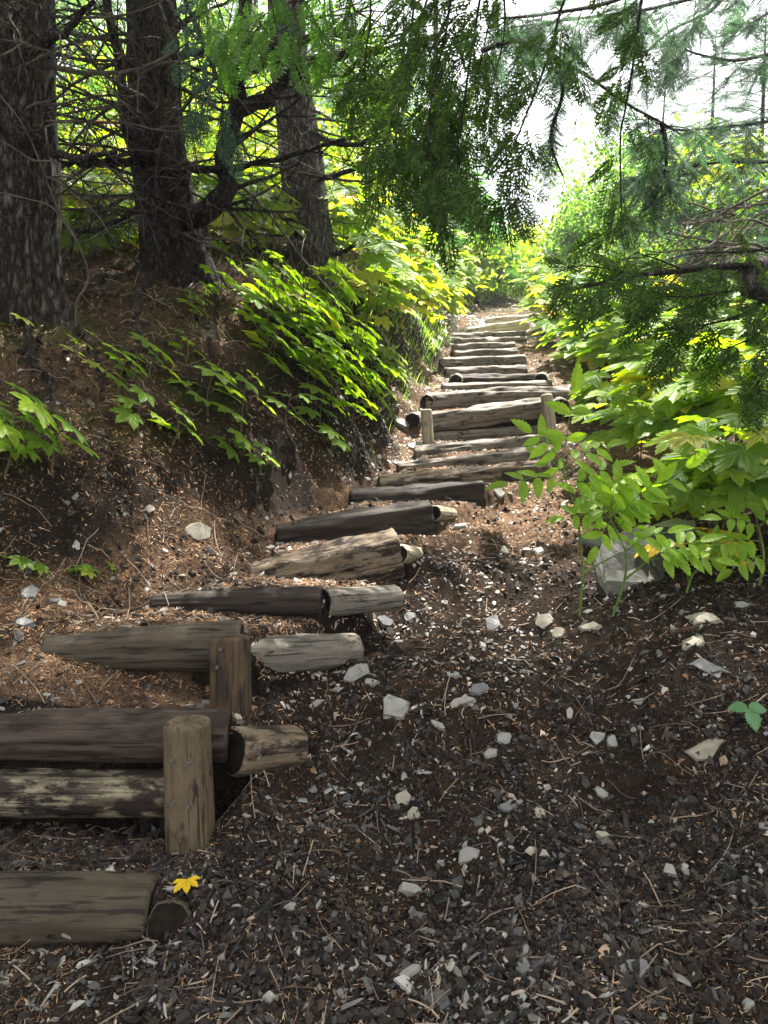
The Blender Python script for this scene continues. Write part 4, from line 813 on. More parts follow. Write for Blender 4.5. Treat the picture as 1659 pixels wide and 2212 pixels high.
# right side thicket
right = [ # px, py of foot, depth or None, height, n, size, stems, mat, label
 (1500, 1165, 4.3, .55, 9, .22, 2, 'club', 'big leaved plant with one dark blue green leaf right of the boulder'),
 (1400, 1130, 4.7, .28, 6, .24, 1, 'club', 'low dark leaved plant just left of the boulder top leaves'),
 (1560, 1160, 3.9, .55, 9, .18, 2, 'club', 'leafy plant with dark stems at the right edge above the hollow'),
 (1640, 1150, 3.9, .60, 10, .18, 2, 'club', 'leafy plant cut by the right edge above the hollow, nearest of the right thicket'),
 (1500, 1125, 3.95, .14, 4, .17, 1, 'yellow', 'small plant with pale yellow maple like leaves hanging over the dark soil'),
 (1440, 1020, 5.3, .66, 11, .25, 2, 'club', 'tall bright plant with leaves spread flat, right of the litter patch'),
 (1530, 1040, 5.0, .72, 12, .24, 2, 'club', 'bright flat topped plant with dark stems at mid right'),
 (1620, 1040, 4.9, .78, 12, .24, 2, 'club', 'bright broad plant at mid right edge'),
 (1360, 1000, 5.7, .62, 6, .24, 1, 'club', 'solitary plant on one pale stalk standing on the litter patch'),
 (1470, 960, 6.2, .70, 10, .29, 2, 'club_sun', 'plant with orange and yellow tinged leaves behind the bright flat topped one'),
 (1580, 960, 6.0, .80, 10, .30, 2, 'club_sun', 'yellowing broad plant below the cedar tips at right'),
 (1650, 980, 5.6, .85, 10, .30, 2, 'club', 'tall broad plant in the right edge under the cedar'),
 (1330, 900, 7.7, .45, 9, .26, 2, 'club', 'dark green plant lying low at the right tip of the longest step log'),
 (1290, 850, 8.9, .60, 9, .28, 2, 'club', 'grey green leaved plant right above the longest step log'),
 (1370, 860, 8.4, .75, 10, .30, 2, 'club', 'broad plant two paces right of the longest step log'),
 (1460, 880, 7.8, .85, 10, .30, 2, 'club', 'leafy plant in the middle of the right thicket'),
 (1550, 880, 7.6, .9, 10, .30, 2, 'club', 'leafy plant of the right thicket below the cedar bough'),
 (1640, 880, 7.6, .95, 10, .30, 2, 'club', 'leafy plant of the right thicket near the edge below the cedar bough'),
 (1230, 790, 10.2, .55, 9, .26, 2, 'club', 'small leaved plant by the squared timbers on the right'),
 (1280, 800, 10.2, .8, 10, .30, 3, 'club', 'leafy plant right of the squared timbers'),
 (1360, 800, 9.8, .95, 10, .32, 3, 'club', 'bright plant beyond the grey green one'),
 (1450, 800, 9.4, 1.0, 10, .32, 3, 'club', 'bright plant far back in the right thicket'),
 (1540, 800, 9.4, 1.0, 10, .32, 3, 'club_sun', 'yellow tinged plant far back in the right thicket'),
 (1300, 770, 11.2, .95, 10, .30, 3, 'club', 'lime green plant filling the thicket behind the grey green leaved one'),
 (1400, 780, 10.6, 1.05, 10, .30, 3, 'club', 'lime green plant filling the middle back of the right thicket'),
 (1500, 840, 8.4, .95, 10, .28, 3, 'club', 'lime green plant under the tips of the right cedar bough'),
 (1590, 840, 8.3, 1.0, 10, .28, 3, 'club', 'lime green plant below the gnarled cedar limb'),
 (1420, 920, 6.9, .8, 10, .26, 2, 'club', 'lime green plant between the litter patch and the yellow tinged plants'),
 (1640, 800, 9.2, 1.1, 10, .32, 3, 'club', 'bright plant far back at the right edge'),
]
for i, (px, py, d, h, n, sz, st, mt, lab) in enumerate(right):
    club(at(px, py, d), h * 1.1, n + 2, sz * 1.15, lab, mt, (-.05, -.2, .85), .14 + .25 * sz / .3, (-.05, -.1), 900 + i, grp='leafy plants right of the stair', stems=st, lo=.5, stem='stem_brown')
FAR = [(1195, 745, 12.), (1230, 745, 12.3), (1290, 745, 12.5), (1370, 745, 12), (1180, 720, 13.8), (1210, 710, 14.5), (1270, 710, 14.5), (1340, 710, 14), (1430, 730, 12.8), (1520, 740, 12), (1610, 740, 12), (1185, 690, 16.5), (1240, 690, 17), (1300, 680, 17), (1390, 690, 16), (1480, 700, 15), (1580, 700, 15), (1140, 665, 19), (1190, 665, 20), (1090, 655, 19.5), (1050, 655, 19), (1010, 650, 18), (1030, 640, 20.5), (1075, 640, 21.5), (1120, 645, 21), (990, 640, 17.5)]
for i, (px, py, d) in enumerate(FAR):
    club(at(px, py, d), rnd.uniform(.8, 1.2), 9, .30, 'bright far leafy plant around the upper steps, ' + order((px, py), [(q_[0], q_[1]) for q_ in FAR]), ['club', 'club_sun'][i % 3 == 0], (0, -.3, .8), .33, (-.05, -.1), 950 + i, grp='far leafy plants right of the upper steps', stems=3, lo=.3, name='thicket_plant')
# ------------------------------------------------------------------ elder like plant in the foreground
def elder(lab, base, stems, fronds, seed):
    r = random.Random(seed); t = thing('elder_plant', lab, 'plant', base, 'elder plants in front of the boulder'); a = Acc(); L = Acc(); P, D, Nn, S_ = [], [], [], []
    for pts in stems:
        Q = spline([at(*p) for p in pts], 14); Q[0, 2] -= .0; tube(a, Q, np.linspace(.0065, .003, 14), 6, False)
    for (x0, y0, x1, y1, d0, d1, n, sz) in fronds:
        A, B = at(x0, y0, d0), at(x1, y1, d1); Ax = unit(B - A); m = (A + B) / 2 + [0, 0, .02]; Q = spline([A, m, B], 8); tube(a, Q, np.linspace(.0025, .0012, 8), 4, False)
        nn = np.array([r.uniform(-.25, .25), -.55, .75]) if abs(Ax[2]) < .6 else np.array([.2, -.9, .3]); sd = unit(np.cross(nn, Ax))
        for k in range(n):
            f = .25 + .68 * k / max(1, n - .3); c = Q[int(f * 7)] * (1 - (f * 7) % 1) + Q[min(7, int(f * 7) + 1)] * ((f * 7) % 1)
            for s in (1, -1):
                P.append(c); D.append(Ax * r.uniform(.35, .7) + sd * s + [0, 0, r.uniform(-.5, -.05)]); Nn.append(nn + [r.uniform(-.35, .35), 0, r.uniform(-.3, .3)]); S_.append(sz * 1.15 * r.uniform(.75, 1.05))
        P.append(Q[-1]); D.append(Ax + [0, 0, r.uniform(-.2, 0)]); Nn.append(nn); S_.append(sz * 1.15)
    a.obj('stem', M['stem'], t); addT(L, [LEAFLET], P, D, Nn, S_); L.obj('leaves', M['elder'], t)
elder('tall elder like plant with toothed leaflets, leaning left over the stair', hit(1252, 1325),
 [[(1252, 1330, 3.55), (1258, 1240, 3.5), (1252, 1150, 3.45), (1239, 1085, 3.42), (1220, 1029, 3.4), (1217, 985, 3.4)]],
 [(1217, 990, 1240, 850, 3.4, 3.35, 2, .125), (1222, 1035, 1100, 1045, 3.4, 3.32, 3, .10), (1217, 1000, 1150, 935, 3.4, 3.36, 3, .10), (1218, 1010, 1310, 965, 3.4, 3.42, 3, .10), (1228, 1060, 1320, 1010, 3.42, 3.35, 3, .095), (1220, 1030, 1170, 985, 3.4, 3.45, 2, .08)], 1)
elder('second elder like plant with a forked pale green stem in front of the boulder', hit(1325, 1326),
 [[(1324, 1330, 3.5), (1349, 1252, 3.45), (1350, 1189, 3.42), (1317, 1118, 3.42)], [(1349, 1252, 3.45), (1380, 1228, 3.4), (1400, 1210, 3.36)], [(1258, 1240, 3.5), (1300, 1215, 3.47), (1343, 1192, 3.43)]],
 [(1317, 1120, 1390, 1085, 3.42, 3.38, 3, .10), (1317, 1120, 1245, 1065, 3.42, 3.38, 3, .11), (1317, 1120, 1220, 1118, 3.42, 3.35, 3, .085), (1317, 1120, 1330, 1040, 3.42, 3.5, 3, .11), (1320, 1125, 1290, 1180, 3.42, 3.32, 2, .09), (1350, 1190, 1440, 1150, 3.42, 3.35, 3, .10), (1400, 1210, 1510, 1170, 3.36, 3.3, 4, .10), (1400, 1210, 1545, 1210, 3.36, 3.3, 4, .095), (1350, 1190, 1380, 1130, 3.42, 3.45, 3, .09), (1327, 1130, 1420, 1040, 3.42, 3.3, 4, .105), (1335, 1140, 1480, 1010, 3.42, 3.3, 3, .11)], 2)
elder('third, low elder like plant on the dark soil right of the boulder', hit(1477, 1300),
 [[(1477, 1300, 3.6), (1495, 1245, 3.58), (1520, 1215, 3.55)], [(1490, 1260, 3.6), (1480, 1230, 3.55), (1470, 1200, 3.5)]],
 [(1520, 1215, 1590, 1195, 3.55, 3.5, 3, .085), (1470, 1200, 1430, 1180, 3.5, 3.45, 2, .08), (1520, 1215, 1540, 1165, 3.55, 3.6, 3, .085)], 3)
elder('fourth elder like plant entering from the right edge, leaves over the hollow', hit(1640, 1260),
 [[(1640, 1265, 3.5), (1650, 1200, 3.5), (1640, 1140, 3.5)]],
 [(1645, 1170, 1540, 1180, 3.5, 3.45, 4, .10), (1640, 1140, 1560, 1120, 3.5, 3.45, 3, .10), (1650, 1200, 1580, 1230, 3.5, 3.4, 3, .09), (1640, 1140, 1690, 1100, 3.5, 3.45, 3, .1)], 4)
# single fallen yellow leaf, green seedling leaf at the right edge
p = hit(409, 1928); a = Acc(); addT(a, [PALM[1]], [p + [-.01, .01, .035]], [(.15, -.6, -.1)], [(.1, -.6, .8)], [.055]); tag(a.obj('fallen_leaf', M['yellow']), 'small bright yellow fallen leaf on the dark soil by the lowest step log', 'leaf')
p = hit(1610, 1585); t = thing('seedling', 'green seedling with smooth broad leaves on the dark slope at the right edge', 'plant', p); a = Acc(); tube(a, spline([p, p + [.01, 0, .05], p + [0, -.01, .09]], 6), .0015, 4, False); a.obj('stem', M['stem'], t)
a = Acc(); W_ = leaflet(8, .33, .05); addT(a, [W_], [p + [0, -.01, .09]] * 3, [(-1, .1, .0), (1, .05, -.05), (.15, -.6, -.7)], [(0, -.6, .8), (0, -.6, .8), (.1, -.9, .3)], [.07, .075, .085]); a.obj('leaves', M['dull'], t)
# ------------------------------------------------------------------ grass and small greenery
def grass(name, x, y, h, mat):
    n = len(x); z = H(x, y); T = (np.array([[0, -.5, 0], [0, .5, 0], [.5, .35, .12], [.5, -.35, .12], [1, 0, .5]]), [np.array([[0, 1, 2, 3]]), np.array([[3, 2, 4]])])
    D = unit(np.stack([R.normal(.15, .5, n), R.normal(-.1, .5, n), np.ones(n)], 1)); a = Acc(); inst(a, T, np.stack([x, y, z - .01], -1), frames(D, R.normal(0, 1, (n, 3))), np.stack([h * R.uniform(.5, 1.2, n), np.full(n, .006) * (1 + .1 * y), h * .6], 1))
    return tag(a.obj(name, mat), kind='stuff')
pts = []
for (px, py, s, n) in [(1010, 620, .5, 500), (980, 600, .5, 500), (960, 650, .4, 350), (930, 700, .3, 300), (870, 680, .5, 600), (800, 680, .5, 500), (900, 720, .25, 200), (1000, 600, .8, 500), (1130, 620, .8, 500), (650, 640, .5, 300), (760, 690, .4, 300), (1110, 655, .5, 500), (1060, 655, .4, 400), (1160, 665, .6, 500), (940, 715, .12, 120), (930, 750, .12, 120)]:
    p = hit(px, py); m = R.normal(0, 1, (n, 2)) * s + p[:2]; pts.append(m)
pts = np.concatenate(pts); _pz, _pw = path_info(pts[:, 0], pts[:, 1]); pts = pts[(_pw < .02) & (np.abs(pts[:, 0] - (.25 * pts[:, 1] - .6)) > .45)]; grass('grass', pts[:, 0], pts[:, 1], R.uniform(.07, .2, len(pts)), M['grass'])
# ------------------------------------------------------------------ big trees
def trunk_mesh(name, pts, rads, mat, parent, seed, flare=None, n=150, k=72, ridges=.05, knots=()):
    Q = spline(pts, n); rr = np.interp(np.linspace(0, 1, n), np.linspace(0, 1, len(rads)), rads)
    a = np.arange(k) * 2 * np.pi / k; T = unit(np.gradient(Q, axis=0)); X = unit(np.cross([0, 1, 0], T)); Y = np.cross(T, X)
    aa, zz = np.meshgrid(a, np.arange(n), indexing='xy'); hz = (Q[:, 2] - Q[0, 2])[:, None]; c, s = np.cos(aa), np.sin(aa)
    Rr = rr[:, None] * (1 + ridges * 2.4 * noise3(c * 2.5 + seed, s * 2.5, hz * 1.0 + c * 0, seed) + ridges * 2.2 * noise3(c * 9 + seed, s * 9, hz * 3 + 0 * c, seed + 1) + ridges * 1.8 * noise3(c * 20, s * 20 + seed, hz * 8 + 0 * c, seed + 2))
    if flare: Rr = Rr * (1 + flare * np.exp(-np.maximum(hz, 0) / .28) * (.6 + .9 * np.clip(np.sin(aa * 3 + seed) + .5 * np.sin(aa * 5 + seed * 2), -.4, 1.3)))
    V = Q[:, None] + Rr[..., None] * (c[..., None] * X[:, None] + s[..., None] * Y[:, None]); V = V.reshape(-1, 3)
    i, j = np.meshgrid(np.arange(n - 1), np.arange(k), indexing='ij'); i = i.ravel(); j = j.ravel(); F_ = np.stack([i * k + j, i * k + (j + 1) % k, (i + 1) * k + (j + 1) % k, (i + 1) * k + j], 1)
    A = Acc(); A.add(V, F_); return A.obj(name, mat, parent, True)
def twiggy(acc, P0_, D0, L, r0, lvl, r, droop=-.15, curl=.5, sprays=None, kids=(7, 5)):
    n = 9 if lvl == 0 else 5; P = [np.array(P0_, float)]; D = unit(D0)
    bend = np.array([r.uniform(-1, 1), r.uniform(-1, 1), r.uniform(-.6, .8)]) * curl
    for i in range(n):
        D = unit(D + bend / n + np.array([r.uniform(-.22, .22) for _ in range(3)]) * .8 + [0, 0, droop * (1 - 1.9 * i / n) / n * 3]); P.append(P[-1] + D * L / n)
    P = np.array(P); tube(acc, P, np.linspace(r0, r0 * .25, len(P)), 6 if lvl == 0 else 3, False)
    if sprays is not None and lvl >= 1: sprays.append((P[-1], D)); 
    if lvl < 2:
        for q in range(kids[lvl]):
            f = r.uniform(.15, .98); i = min(n - 1, int(f * n)); T = unit(P[i + 1] - P[i]); sd = unit(np.cross(T, [r.uniform(-1, 1), r.uniform(-1, 1), r.uniform(-1, 1)]))
            twiggy(acc, P[i] + (P[i + 1] - P[i]) * (f * n - i), T * .7 + sd * .9, L * r.uniform(.2, .45) * (1.1 - f * .5), r0 * .35 if lvl == 0 else r0 * .5, lvl + 1, r, droop * .5, curl, sprays, kids)
    return P
def canopy(parent, c, rx, ry, rz, n, size, mat, Ts, seed, thr=-.16):
    r = np.random.default_rng(seed); v = unit(r.normal(0, 1, (n, 3))) * (r.random((n, 1)) ** .4); P = np.array(c) + v * [rx, ry, rz]
    k = noise3(P[:, 0] * .9, P[:, 1] * .9, P[:, 2] * .9, seed) > thr; P = P[k]; v = v[k]
    # kept out of view: unseen crown foliage, added and placed to shade the foreground
    D = np.stack([v[:, 0], v[:, 1], -.35 + 0 * v[:, 0]], 1) + r.normal(0, .25, (len(P), 3)); el = (P[:, 2] - CAMZ) / np.maximum(P[:, 1], .3); k = (el > .60) | (P[:, 1] < 0); P, D = P[k], D[k]
    a = Acc(); addT(a, Ts, P, D, r.normal(0, .3, (len(P), 3)) + [0, 0, 1], r.uniform(.6, 1.2, len(P)) * size); return a.obj('crown', mat, parent)
TREES = {}
t = thing('conifer_tree', 'thickest trunk with flaky bark, cut by the left edge of the photo', 'tree', at(15, 700, 4.95) - [0, 0, .1], 'old conifers on the left bank'); TREES[1] = t
trunk_mesh('trunk', [at(12, 730, 4.95), at(14, 600, 4.95), at(14, 450, 4.95), at(14, 250, 4.95), at(20, 0, 4.95), at(22, -400, 4.95), at(25, -1000, 4.95)], [.31, .305, .30, .29, .27, .24, .18], M['bark'], t, 1, .38, ridges=.065)
t = thing('conifer_tree', 'dark forked conifer with a thick limb curving up from its base', 'tree', at(388, 590, 6.5) - [0, 0, .45], 'old conifers on the left bank'); TREES[2] = t
trunk_mesh('trunk', [at(394, 690, 6.5), at(372, 500, 6.5), at(352, 400, 6.5), at(338, 280, 6.5), at(330, 120, 6.5), at(328, 0, 6.5), at(322, -300, 6.5), at(330, -700, 6.5)], [.30, .25, .225, .21, .20, .19, .16, .1], M['branch'], t, 2, .5, ridges=.09)
t = thing('conifer_tree', 'grey barked conifer leaning slightly left, nearest the stair', 'tree', at(678, 600, 8.5) - [0, 0, .4], 'old conifers on the left bank'); TREES[3] = t
trunk_mesh('trunk', [at(684, 670, 8.5), at(672, 520, 8.5), at(660, 430, 8.5), at(648, 330, 8.5), at(632, 200, 8.5), at(620, 40, 8.5), at(610, -300, 8.5), at(600, -600, 8.5)], [.27, .255, .24, .225, .20, .185, .15, .1], M['bark_grey'], t, 3, .3)
def limb(tree, pts, r0, r1, seed, kids=10, name='limb', L=1.2, sp=None):
    r = random.Random(seed); a = Acc(); Q = spline([at(*p) for p in pts], 40); Q += np.stack([noise2(np.arange(40) * .35, np.full(40, seed + k * 9.), 5) * r0 * .9 for k in range(3)], 1)
    tube(a, Q, np.linspace(r0, r1, 40), 10, False)
    for q in range(kids):
        i = r.randint(5, 38); twiggy(a, Q[i], unit(Q[i] - Q[i - 1]) * .4 + unit([r.uniform(-1, 1), r.uniform(-1, .6), r.uniform(-.5, .7)]), L * r.uniform(.4, 1.1), r0 * .22, 1, r, -.1, .7, sp)
    return a.obj(name, M['branch'], TREES[tree])
limb(2, [(385, 480, 6.45), (420, 472, 6.2), (458, 452, 6.1), (482, 415, 6.05), (490, 340, 6.), (505, 250, 6.), (522, 150, 6.), (528, 60, 6.), (532, -80, 6.)], .10, .045, 1, 14)
limb(2, [(510, 240, 6.), (560, 222, 5.95), (600, 190, 5.9), (630, 160, 5.85), (680, 132, 5.8), (745, 120, 5.7), (830, 100, 5.6)], .06, .03, 2, 12)
limb(2, [(330, 330, 6.4), (285, 320, 6.1), (268, 260, 6.), (262, 180, 5.95), (248, 90, 5.9), (238, 0, 5.9), (235, -80, 5.9)], .05, .03, 3, 10)
limb(2, [(520, 160, 6.), (590, 120, 6.1), (680, 80, 6.2), (780, 70, 6.3)], .05, .02, 4, 8)
limb(2, [(340, 140, 6.4), (420, 110, 6.2), (520, 90, 6.1), (620, 100, 6.)], .04, .02, 5, 8)
limb(2, [(340, 350, 6.4), (260, 350, 6.2), (180, 352, 6.0), (105, 345, 5.8)], .04, .02, 6, 8)
limb(2, [(345, 410, 6.4), (250, 480, 6.1), (180, 500, 5.9), (120, 480, 5.8)], .03, .012, 7, 7)
limb(2, [(360, 370, 6.3), (450, 365, 6.), (540, 355, 5.9), (640, 335, 5.8), (760, 300, 5.7)], .03, .012, 8, 8)
limb(3, [(640, 260, 8.4), (700, 300, 8.), (780, 310, 7.8), (850, 270, 7.6)], .035, .015, 9, 8)
limb(3, [(655, 380, 8.4), (720, 380, 8.), (790, 355, 7.8), (860, 340, 7.6)], .035, .012, 10, 8)
limb(3, [(690, 560, 8.4), (740, 545, 8.3), (780, 520, 8.2)], .035, .015, 11, 3)
limb(3, [(630, 180, 8.4), (700, 150, 8.2), (760, 100, 8.), (800, 60, 8.)], .04, .02, 12, 8)
limb(1, [(60, 300, 4.7), (110, 330, 4.5), (190, 340, 4.3), (250, 330, 4.2)], .03, .01, 13, 6)
limb(1, [(0, 265, 4.65), (40, 290, 4.5), (90, 300, 4.45)], .035, .015, 14, 3)
limb(1, [(40, 120, 4.7), (90, 100, 4.5), (150, 60, 4.4), (200, 0, 4.3)], .03, .012, 15, 6)
for ti, nb, (xa, za, zb), LL, dd in ((2, 46, (345, 60, 520), (1., 2.4), 6.4), (3, 34, (650, 20, 520), (.9, 2.0), 8.4), (1, 12, (30, -40, 420), (.6, 1.4), 4.9)):
    r = random.Random(ti * 31)
    for q in range(nb):
        py = za + (zb - za) * (q + r.random()) / nb; P = at(xa, py, dd); an = r.uniform(-.5, 3.64) + math.pi if ti != 1 else r.uniform(-1.4, .2)
        a = Acc(); twiggy(a, P, (math.cos(an), math.sin(an) * .8, r.uniform(-.1, .35)), r.uniform(*LL) * (1 if py < 400 else .6), r.uniform(.010, .022), 0, r, -.35, .5, None, (9, 5)); a.obj('branch', M['deadbranch'], TREES[ti])
def root(tree, pts, r0, seed):
    Q = np.array([ground(hit(px, py)) for px, py in pts]); Q = spline(Q, 30); z = H(Q[:, 0], Q[:, 1], False) + r0 * .35 + r0 * .8 * noise2(np.arange(30) * .4, np.full(30, seed * 3.), 2)
    Q[:, 2] = z; a = Acc(); tube(a, Q, np.linspace(r0, r0 * .3, 30), 8); return a.obj('root', M['branch'], TREES[tree])
for k, (tr_, pts, r0) in enumerate([(1, [(110, 680), (170, 720), (210, 790), (220, 860)], .035), (1, [(60, 700), (70, 780), (110, 850), (120, 940)], .03), (2, [(330, 600), (290, 660), (300, 730), (270, 800)], .035), (2, [(430, 600), (470, 660), (450, 740), (480, 800)], .03),
    (2, [(300, 580), (230, 600), (180, 640)], .03), (3, [(720, 600), (770, 680), (790, 740), (830, 770)], .035), (3, [(730, 590), (800, 650), (860, 700)], .025), (2, [(470, 590), (540, 640), (600, 720), (640, 790)], .025)]): root(tr_, pts, r0, k)
canopy(TREES[1], (-2.2, 3.7, 7.6), 2.8, 2.6, 2.2, 800, .85, M['hemlock'], HEML, 1)
canopy(TREES[2], (-2.2, 6.7, 9.4), 2.4, 2.2, 2.2, 450, .85, M['hemlock'], HEML, 2)
canopy(TREES[3], (-.6, 8.6, 9.6), 2.2, 1.8, 2.2, 450, .85, M['hemlock'], HEML, 3)
# thin bare saplings in front at the left
def sapling(lab, pts, r0, seed, kids):
    r = random.Random(seed); a = Acc(); Q = spline([at(*p) for p in pts], 40); tube(a, Q, np.linspace(r0, r0 * .35, 40), 6, False)
    for q in range(kids): i = r.randint(4, 36); twiggy(a, Q[i], unit(Q[i] - Q[i - 1]) + unit([r.uniform(-1, 1), r.uniform(-1, 1), r.uniform(-.5, .5)]) * .8, r.uniform(.12, .4), r0 * .3, 1, r, -.1, .6)
    tag(a.obj('bare_sapling', M['deadbranch']), lab, 'sapling', 'bare saplings at the left')
sapling('long thin bare sapling arching from the needle bank up past the thickest trunk', [(163, 705, 4.1), (167, 650, 4.1), (185, 620, 4.1), (190, 585, 4.1), (165, 520, 4.), (125, 450, 4.), (90, 360, 3.9), (50, 270, 3.8), (-5, 200, 3.8)], .0075, 1, 5)
sapling('pale bare twig crossing the thickest trunk above the other one', [(108, 348, 3.92), (70, 345, 3.9), (30, 320, 3.9), (-10, 298, 3.9)], .005, 2, 2)
sapling('pale bare twig crossing the thickest trunk lowest down, running to the forked tree', [(-5, 415, 4.2), (60, 430, 4.2), (115, 450, 4.2), (170, 520, 4.3), (230, 495, 4.5), (300, 465, 5.)], .005, 3, 3)
# ------------------------------------------------------------------ cedar boughs
def bough(tree, pts, L0, L1, dens, sprays, mat, seed, droop=.8, r0=.008, stem='branch', updir=None, name='bough', sc=.2, flat=0):
    r = random.Random(seed); dens = int(dens * ((.32 if seed == 100 else .19) if tree is c2 else .31)) + 4 * (flat > 0); sprays = max(2, sprays - 1); sc *= 1.4; Q = spline([at(*p) for p in pts], 36); st = Acc(); tube(st, Q, np.linspace(r0, r0 * .3, 36), 6, False); P, D, Nn, S_ = [], [], [], []
    for k in range(dens):
        f = (k + r.random()) / dens; f = .06 + .94 * f; i = min(34, int(f * 35)); c = Q[i]; T = unit(Q[i + 1] - Q[i]); s = 1 if k % 2 else -1
        an = r.uniform(-.7, .7) if flat else r.uniform(-1.5, 1.5); up = np.array([0, 0, 1.]); sd = np.cross(T, up)
        sd = unit(sd) if np.linalg.norm(sd) > .3 else np.array([1., 0, 0]); d0 = unit(T * .6 + s * sd * math.cos(an) + np.array([0, 1., 0]) * math.sin(an) * .8 - up * droop * .5)
        L = (L0 + (L1 - L0) * f) * r.uniform(.6, 1.15); q = spline([c, c + d0 * L * .5, c + d0 * L * .9 - up * droop * L * .45], 7); tube(st, q, np.linspace(r0 * .3, .0012, 7), 3, False)
        for m in range(sprays):
            g = (m + .5) / sprays; j = min(5, int(g * 6)); tt = unit(q[j + 1] - q[j]); b = 1 if m % 2 else -1; nrm = unit(np.array([r.uniform(-.5, .5), -.8, .5 + r.uniform(-.3, .3)])); s2 = unit(np.cross(nrm, tt))
            P.append(q[j] + (q[j + 1] - q[j]) * (g * 6 - j)); D.append(tt * .9 + s2 * b * .8 * (1 - .5 * g) - up * .3 * droop); Nn.append(nrm + [r.uniform(-.2, .2), r.uniform(-.1, .1), r.uniform(-.2, .2)]); S_.append(sc * r.uniform(.7, 1.2) * (1.1 - .35 * g))
        P.append(q[-1]); D.append(unit(q[-1] - q[-2])); Nn.append([r.uniform(-.3, .3), -.8, .5]); S_.append(sc * 1.1)
    br = st.obj(name, M['branch'], tree); a = Acc(); addT(a, CEDAR, P, D, Nn, S_)
    V = np.concatenate(a.V) - parent_loc(tree); fo = mesh_obj('foliage', V, np.concatenate(a.F[4]), M[mat], br); return br

def side_tree(name, lab, x, y, grp, r0, hgt, mat):
    g = ground((x, y, 0)); t = thing(name, lab, 'tree', g - [0, 0, .1], grp)
    Q = [g + [0, 0, -.1], g + [.03, 0, hgt * .3], g + [-.04, .05, hgt * .7], g + [0, 0, hgt]]; trunk_mesh('trunk', Q, [r0, r0 * .85, r0 * .6, r0 * .2], M[mat], t, int(x * 10), .25, n=90, k=40); return t
ct = side_tree('cedar_tree', 'cedar whose dark drooping boughs hang into the top middle of the photo', 2.9, 4.7, 'cedars overhanging the trail', .2, 9, 'bark')
c2 = side_tree('cedar_tree', 'cedar whose low feathery boughs reach in from the right edge on a gnarled limb', 2.25, 3.1, 'cedars overhanging the trail', .18, 8, 'bark')
c3 = side_tree('cedar_tree', 'cedar with brightly lit green sprays at the top left of the middle', -3.6, 4.0, 'cedars overhanging the trail', .18, 9, 'bark')
for k, (pts, L0, L1, n, sp) in enumerate([
 ([(1420, -260, 4.0), (1290, -150, 3.8), (1219, 0, 3.6), (1192, 100, 3.6), (1160, 190, 3.6), (1120, 290, 3.6), (1090, 370, 3.6), (1087, 415, 3.6)], .22, .12, 22, 3),
 ([(1100, -80, 3.8), (1072, 0, 3.8), (1050, 80, 3.8), (1035, 150, 3.8)], .30, .2, 16, 4),
 ([(900, -100, 4.2), (890, 50, 4.2), (868, 180, 4.2), (855, 290, 4.2), (862, 370, 4.2)], .36, .18, 30, 5),
 ([(985, -100, 4.0), (965, 60, 4.0), (935, 200, 4.0), (925, 310, 4.0), (950, 400, 4.)], .36, .2, 32, 5),
 ([(800, -80, 4.5), (800, 40, 4.5), (790, 120, 4.5), (790, 210, 4.5)], .34, .16, 24, 5),
 ([(1050, -80, 4.1), (1020, 100, 4.1), (1000, 240, 4.1), (990, 330, 4.1), (1005, 420, 4.1)], .32, .2, 30, 5),
 ([(940, -60, 4.6), (900, 100, 4.6), (930, 230, 4.6), (880, 330, 4.6)], .36, .2, 26, 5),
 ([(1080, -100, 4.6), (1090, 60, 4.6), (1060, 200, 4.6), (1040, 300, 4.6)], .26, .15, 20, 4),
 ([(1400, -80, 4.0), (1382, 25, 4.0), (1370, 125, 4.0), (1350, 240, 4.0), (1340, 300, 4.0), (1342, 450, 4.0), (1345, 525, 4.0), (1360, 545, 4.0)], .16, .1, 26, 2),
]): bough(ct, pts, L0, L1, n, sp, 'cedar', 40 + k, name='bough', droop=.75, sc=.17)
tipb = Acc(); tipf = Acc(); P, D, Nn, S_ = [], [], [], []
for (x0, y0, x1, y1, sz) in [(1087, 412, 1195, 520, .22), (1087, 412, 1150, 535, .24), (1087, 412, 1108, 560, .25), (1087, 412, 1050, 550, .25), (1087, 412, 1000, 530, .24), (1075, 400, 955, 490, .24), (1060, 400, 925, 450, .22), (1100, 385, 1190, 440, .20), (1120, 300, 1195, 360, .18), (1130, 280, 1060, 350, .18), (1160, 190, 1230, 250, .17), (1170, 170, 1100, 240, .18)]:
    A_, B_ = at(x0, y0, 3.6), at(x1, y1, 3.55); tube(tipb, [A_, (A_ + B_) / 2 + [0, 0, .01], B_], .0018, 4, False); P.append(A_ + (B_ - A_) * .12); D.append(B_ - A_); Nn.append([.1, -1, .25]); S_.append(sz * .95)
tb = tipb.obj('bough', M['branch'], ct); addT(tipf, CEDAR, P, D, Nn, S_); V = np.concatenate(tipf.V) - parent_loc(ct); mesh_obj('foliage', V, np.concatenate(tipf.F[4]), M['cedar'], tb)
for k, (pts, n) in enumerate([([(420, -90, 4.3), (465, 0, 4.3), (490, 70, 4.3)], 14), ([(560, -90, 4.2), (585, 0, 4.2), (600, 75, 4.2)], 14), ([(640, -90, 4.3), (650, 0, 4.3), (655, 50, 4.3)], 12), ([(715, -90, 4.3), (712, 0, 4.3), (720, 45, 4.3)], 12), ([(500, -90, 4.5), (520, 20, 4.5), (525, 60, 4.5)], 12), ([(440, -50, 5.2), (455, 100, 5.2), (480, 220, 5.2), (470, 300, 5.2)], 20), ([(400, 0, 5.4), (410, 140, 5.4), (430, 260, 5.4)], 14), ([(640, 0, 6.), (610, 60, 6.), (560, 90, 6.)], 10)]):
    bough(c3, pts, .22, .12, n, 3, 'cedar_lit' if k < 5 else 'hemlock', 80 + k, droop=.9, sc=.15)
